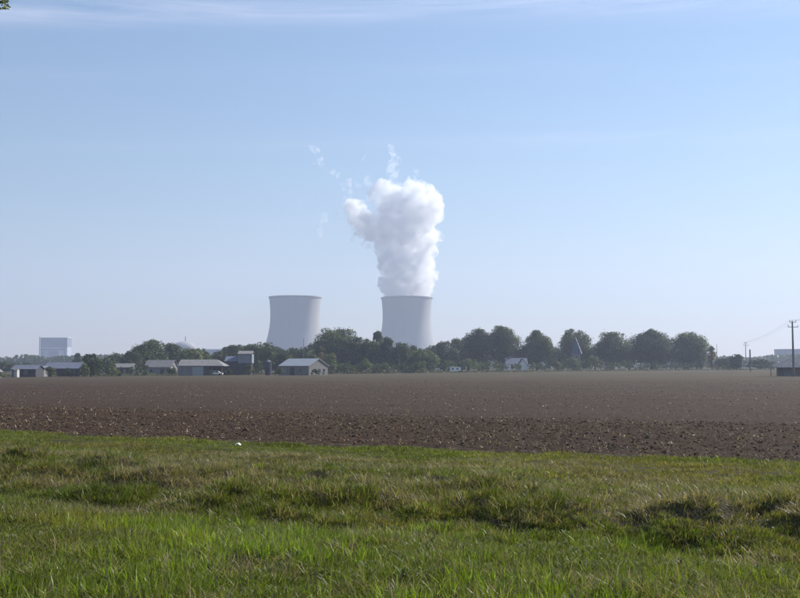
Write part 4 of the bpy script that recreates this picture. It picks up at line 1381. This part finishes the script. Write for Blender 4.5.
M['weed'] = leaf_mat('weed_leaf', 0.3, 0.65)
x, y = scatter(2600, 5.4, 22.0); s = y + 0.44 * x
k = (fbm(x * 0.8, y * 0.8, 95, 3) > 0.5) & (s < 20); x, y = x[k], y[k]
clumps('weeds', x, y, rng.uniform(0.35, 0.9, len(x)), rng.uniform(0.7, 1.3, (len(x), 1)) * np.array([[1.0, 1.0, 1.0]]), [weed_mesh(300 + i) for i in range(4)], 'small broad-leaved weeds among the grass of the verge', 0.01)
# short grass up to the field
x, y = scatter(60000, 12, 47.0, 2.5); s = y + 0.44 * x
en = (fbm(x * 0.6, y * 0.6, 33, 3) - 0.5) * 2.6
edge = EDGE_S + 0.2 + (fbm(x * 0.25, x * 0, 3, 3) - 0.5) * 2.2
k = (s > 18.0 + en) & (s < edge + en * 0.6 + rng.exponential(0.3, len(x)) - 0.2 + (vn(x * 1.7, y * 0.3, 47) - 0.5) * 1.2); x, y, s, edge = x[k], y[k], s[k], edge[k]
cl = fbm(x * 0.5, y * 0.9, 81, 4)
rim = np.exp(-((s - edge + 0.9) / 1.0) ** 2)
clumps('short_grass', x, y, rng.uniform(0.6, 1.2, len(x)) * (0.7 + 0.9 * sst(0.45, 0.68, cl) + 0.7 * rim), tints(x, y, 35) * np.array([1.02, 1.0, 0.95]), SHORT, 'short olive grass reaching to the ploughed field')
# dead straw lying about the bank and the verge
n = 9000
x, y = scatter(n, 5.8, 26.0)
s = y + 0.44 * x
bare = fbm(x * 0.75 + 9, y * 1.1, 71, 3)
keep = ((bare < 0.44) & (s > 11)) | (rng.random(n) < 0.10)
x, y = x[keep], y[keep]
blades('dead_grass', x, y, rng.uniform(0.10, 0.32, len(x)), rng.uniform(0.003, 0.008, len(x)), np.clip(rng.normal(0.86, 0.12, len(x)), 0.3, 0.985),
       np.array([0.36, 0.30, 0.19])[None] * rng.uniform(0.6, 1.3, len(x))[:, None], True, 'straw', 'pale dead straw lying in the grass', -0.03)
# long single blades standing above the verge
n = 380
x, y = scatter(n, 5.8, 9.5)
blades('long_blades', x, y, rng.uniform(0.22, 0.46, n), rng.uniform(0.004, 0.008, n), np.clip(rng.normal(0.5, 0.22, n), 0.05, 0.92),
       np.where((rng.random(n) < 0.2)[:, None], DRY[None] * 1.2, GREEN[None] * rng.uniform(0.8, 1.6, n)[:, None]), True, 'blade', 'long single grass blades standing above the near verge')


# ------------------------------------------------------------------ clods, stones and straw on the field
def clods(name, n, y0, y1, r0, r1, smax, rgb, label, flat=0.65, m='straw'):
    y = np.sqrt(rng.uniform(y0 * y0, y1 * y1, n)); x = rng.uniform(-1, 1, n) * (0.425 * y + 3)
    s = y + 0.44 * x
    k = (s > EDGE_S + 0.8) & (s < smax); x, y = x[k], y[k]; n = len(x)
    base = np.array([(1, 0, 0), (0, 1, 0), (-1, 0, 0), (0, -1, 0), (0, 0, 1), (0, 0, -1), (.6, .6, .45), (-.6, .6, .45), (-.6, -.6, .45), (.6, -.6, .45)], float)
    f = np.array([(6, 4, 9), (6, 7, 4), (7, 8, 4), (8, 9, 4), (0, 6, 9), (1, 6, 0), (1, 7, 6), (2, 7, 1), (2, 8, 7), (3, 8, 2), (3, 9, 8), (0, 9, 3), (0, 5, 1), (1, 5, 2), (2, 5, 3), (3, 5, 0)])
    r = r0 + (r1 - r0) * rng.random(n) ** 2.5
    V = base[None] * r[:, None, None] * rng.uniform(0.6, 1.3, (n, 10, 1))
    a = rng.uniform(0, 6.28, n); c, s_ = np.cos(a)[:, None], np.sin(a)[:, None]
    X = V[:, :, 0] * c * 1.25 - V[:, :, 1] * s_; Yv = V[:, :, 0] * s_ * 1.25 + V[:, :, 1] * c
    V = np.stack([X + x[:, None], Yv + y[:, None], V[:, :, 2] * flat + (field_z(x, y) + r * 0.1)[:, None]], -1).reshape(-1, 3)
    F = (f[None] + (np.arange(n) * 10)[:, None, None]).reshape(-1, 3)
    me = mesh_np(name, V, tris=F, smooth=False)
    cc = np.array(rgb)[None] * rng.uniform(0.65, 1.35, n)[:, None]
    add_tint(me, np.repeat(cc, 10, 0))
    tag(link(name, me, M[m]), label, 'soil' if 'clod' in name else 'stones', kind='stuff')


M['clod'] = leaf_mat('clod', 0.0, 0.95)
clods('clods', 42000, 26, 75, 0.016, 0.07, 56, (0.092, 0.054, 0.030), 'brown earth clods in the rough strip along the grass', 0.85, 'clod')
clods('far_clods', 9000, 45, 170, 0.025, 0.07, 400, (0.090, 0.056, 0.034), 'small earth clods scattered over the worked field', 0.7, 'clod')
clods('flint_stones', 420, 26, 140, 0.025, 0.07, 400, (0.50, 0.46, 0.40), 'pale flint stones scattered on the ploughed field', 0.7, 'clod')

n = 30000
y = np.sqrt(rng.uniform(26 ** 2, 110 ** 2, n)); x = rng.uniform(-1, 1, n) * (0.425 * y + 3); s = y + 0.44 * x
keep = (s > EDGE_S + 0.6) & ((s < 56) | (rng.random(n) < 0.25)) & (fbm(x * 0.2, y * 0.35, 91, 3) > 0.36)
x, y = x[keep], y[keep]; k = len(x)
o = blades('maize_stubble', x, y, rng.uniform(0.05, 0.22, k), rng.uniform(0.012, 0.035, k), np.clip(rng.normal(0.85, 0.15, k), 0.2, 0.98),
           np.array([0.44, 0.35, 0.23])[None] * rng.uniform(0.4, 1.6, k)[:, None], True, 'straw', 'pale straw and stubble bits strewn over the ploughed field', -0.01, field_z)
o['category'] = 'straw'

# scrap of paper in the grass
pc = at(238, 446, 29.5)
pz = float(ground_z(np.array([pc.x]), np.array([29.5]))[0])
pv = [(-0.14, -0.1, 0.10), (0.02, -0.13, 0.19), (0.15, -0.08, 0.09), (-0.12, 0.05, 0.17), (0.03, 0.04, 0.23), (0.16, 0.07, 0.14), (-0.1, 0.14, 0.09), (0.05, 0.15, 0.15), (0.13, 0.16, 0.08)]
pm = MB(); pm.v = pv + [(a, b, c - 0.006) for a, b, c in pv]
pm.f = [(0, 1, 4, 3), (1, 2, 5, 4), (3, 4, 7, 6), (4, 5, 8, 7), (12, 13, 10, 9), (13, 14, 11, 10), (15, 16, 13, 12), (16, 17, 14, 13)]
po = pm.build('paper_scrap', M['paper']); po.location = (pc.x, 29.5, pz + 0.03); po.scale = (0.55, 0.6, 0.55)
tag(po, 'crumpled white paper scrap lying in the short grass', 'litter')

# ------------------------------------------------------------------ the branch reaching in at the corner: a young tree beside the camera
def corner_tree():
    tip = at(3.5, 1.5, 3.3)
    bx, by = tip.x - 1.15, tip.y - 0.2
    zb = float(ground_z(np.array([bx]), np.array([by]))[0])
    root = empty('roadside_tree', (bx, by, zb))
    tag(root, 'leafy twig tip hanging into the corner of the sky', 'tree')
    L = tip - Vector((bx, by, zb))
    t = MB()
    t.tube([(0, 0, -0.3), (0.02, 0.01, 1.2), (-0.03, 0, 2.4), (-0.05, 0.02, 4.2)], [0.07, 0.06, 0.045, 0.012], 8)
    t.tube([(-0.02, 0, 2.1), (0.4, 0.06, L.z + 0.22), (0.8, 0.14, L.z + 0.25), tuple(L + Vector((-0.03, 0, 0.03)))], [0.025, 0.018, 0.01, 0.003], 6)
    t.build('trunk', M['bark'], root, smooth=True)
    g = random.Random(3)
    V, F, T = [], [], []

    def leaf_(p, d, sz):
        d = d.normalized(); sd = d.cross(Vector((g.uniform(-1, 1), g.uniform(-1, 1), g.uniform(-1, 1)))).normalized(); up = sd.cross(d)
        n0 = len(V)
        for (a, b, c) in ((0, 0, 0), (0.3, 0.2, 0.03), (0.65, 0.17, 0.04), (1, 0, -0.02), (0.65, -0.17, 0.04), (0.3, -0.2, 0.03)):
            V.append(tuple(p + d * sz * a + sd * sz * b + up * sz * c))
        F.append(tuple(range(n0, n0 + 6)))
        cc = g.uniform(0.7, 1.3) * (2.6 if g.random() < 0.4 else 1.0); T.extend([(0.10 * cc, 0.112 * cc, 0.06 * cc)] * 6)  # some leaves far paler: sunlight on them is put into the tint
    for i in range(70):        # spray at the tip
        leaf_(L + Vector((g.uniform(-0.04, 0.01), g.uniform(-0.03, 0.03), g.uniform(-0.016, 0.022))), Vector((g.uniform(-0.2, 1), g.uniform(-0.5, 0.5), g.uniform(-0.9, 0.1))), g.uniform(0.012, 0.021))
    for i in range(260):       # the rest of the crown, out of the picture
        k = g.random()
        p = Vector((-0.05, 0, 2.0 + 2.2 * k)) + Vector((g.gauss(0, 0.28), g.gauss(0, 0.28), g.gauss(0, 0.1)))
        if k < 0.4: p = Vector((0.1 + 0.65 * g.random(), 0.08, L.z + 0.22)) + Vector((0, g.gauss(0, 0.06), abs(g.gauss(0, 0.06))))
        leaf_(p, Vector((g.uniform(-1, 1), g.uniform(-1, 1), g.uniform(-1, 0.3))), g.uniform(0.03, 0.06))
    me = bpy.data.meshes.new('crown'); me.from_pydata(V, [], F); me.update()
    add_tint(me, np.array(T))
    link('crown', me, M['leaf'], root)


corner_tree()

# ------------------------------------------------------------------ the air
hb_ = MB().box(-3600, 3600, -300, 4800, -3.5, 440)
ho = hb_.build('haze', M['haze'])
tag(ho, kind='stuff')
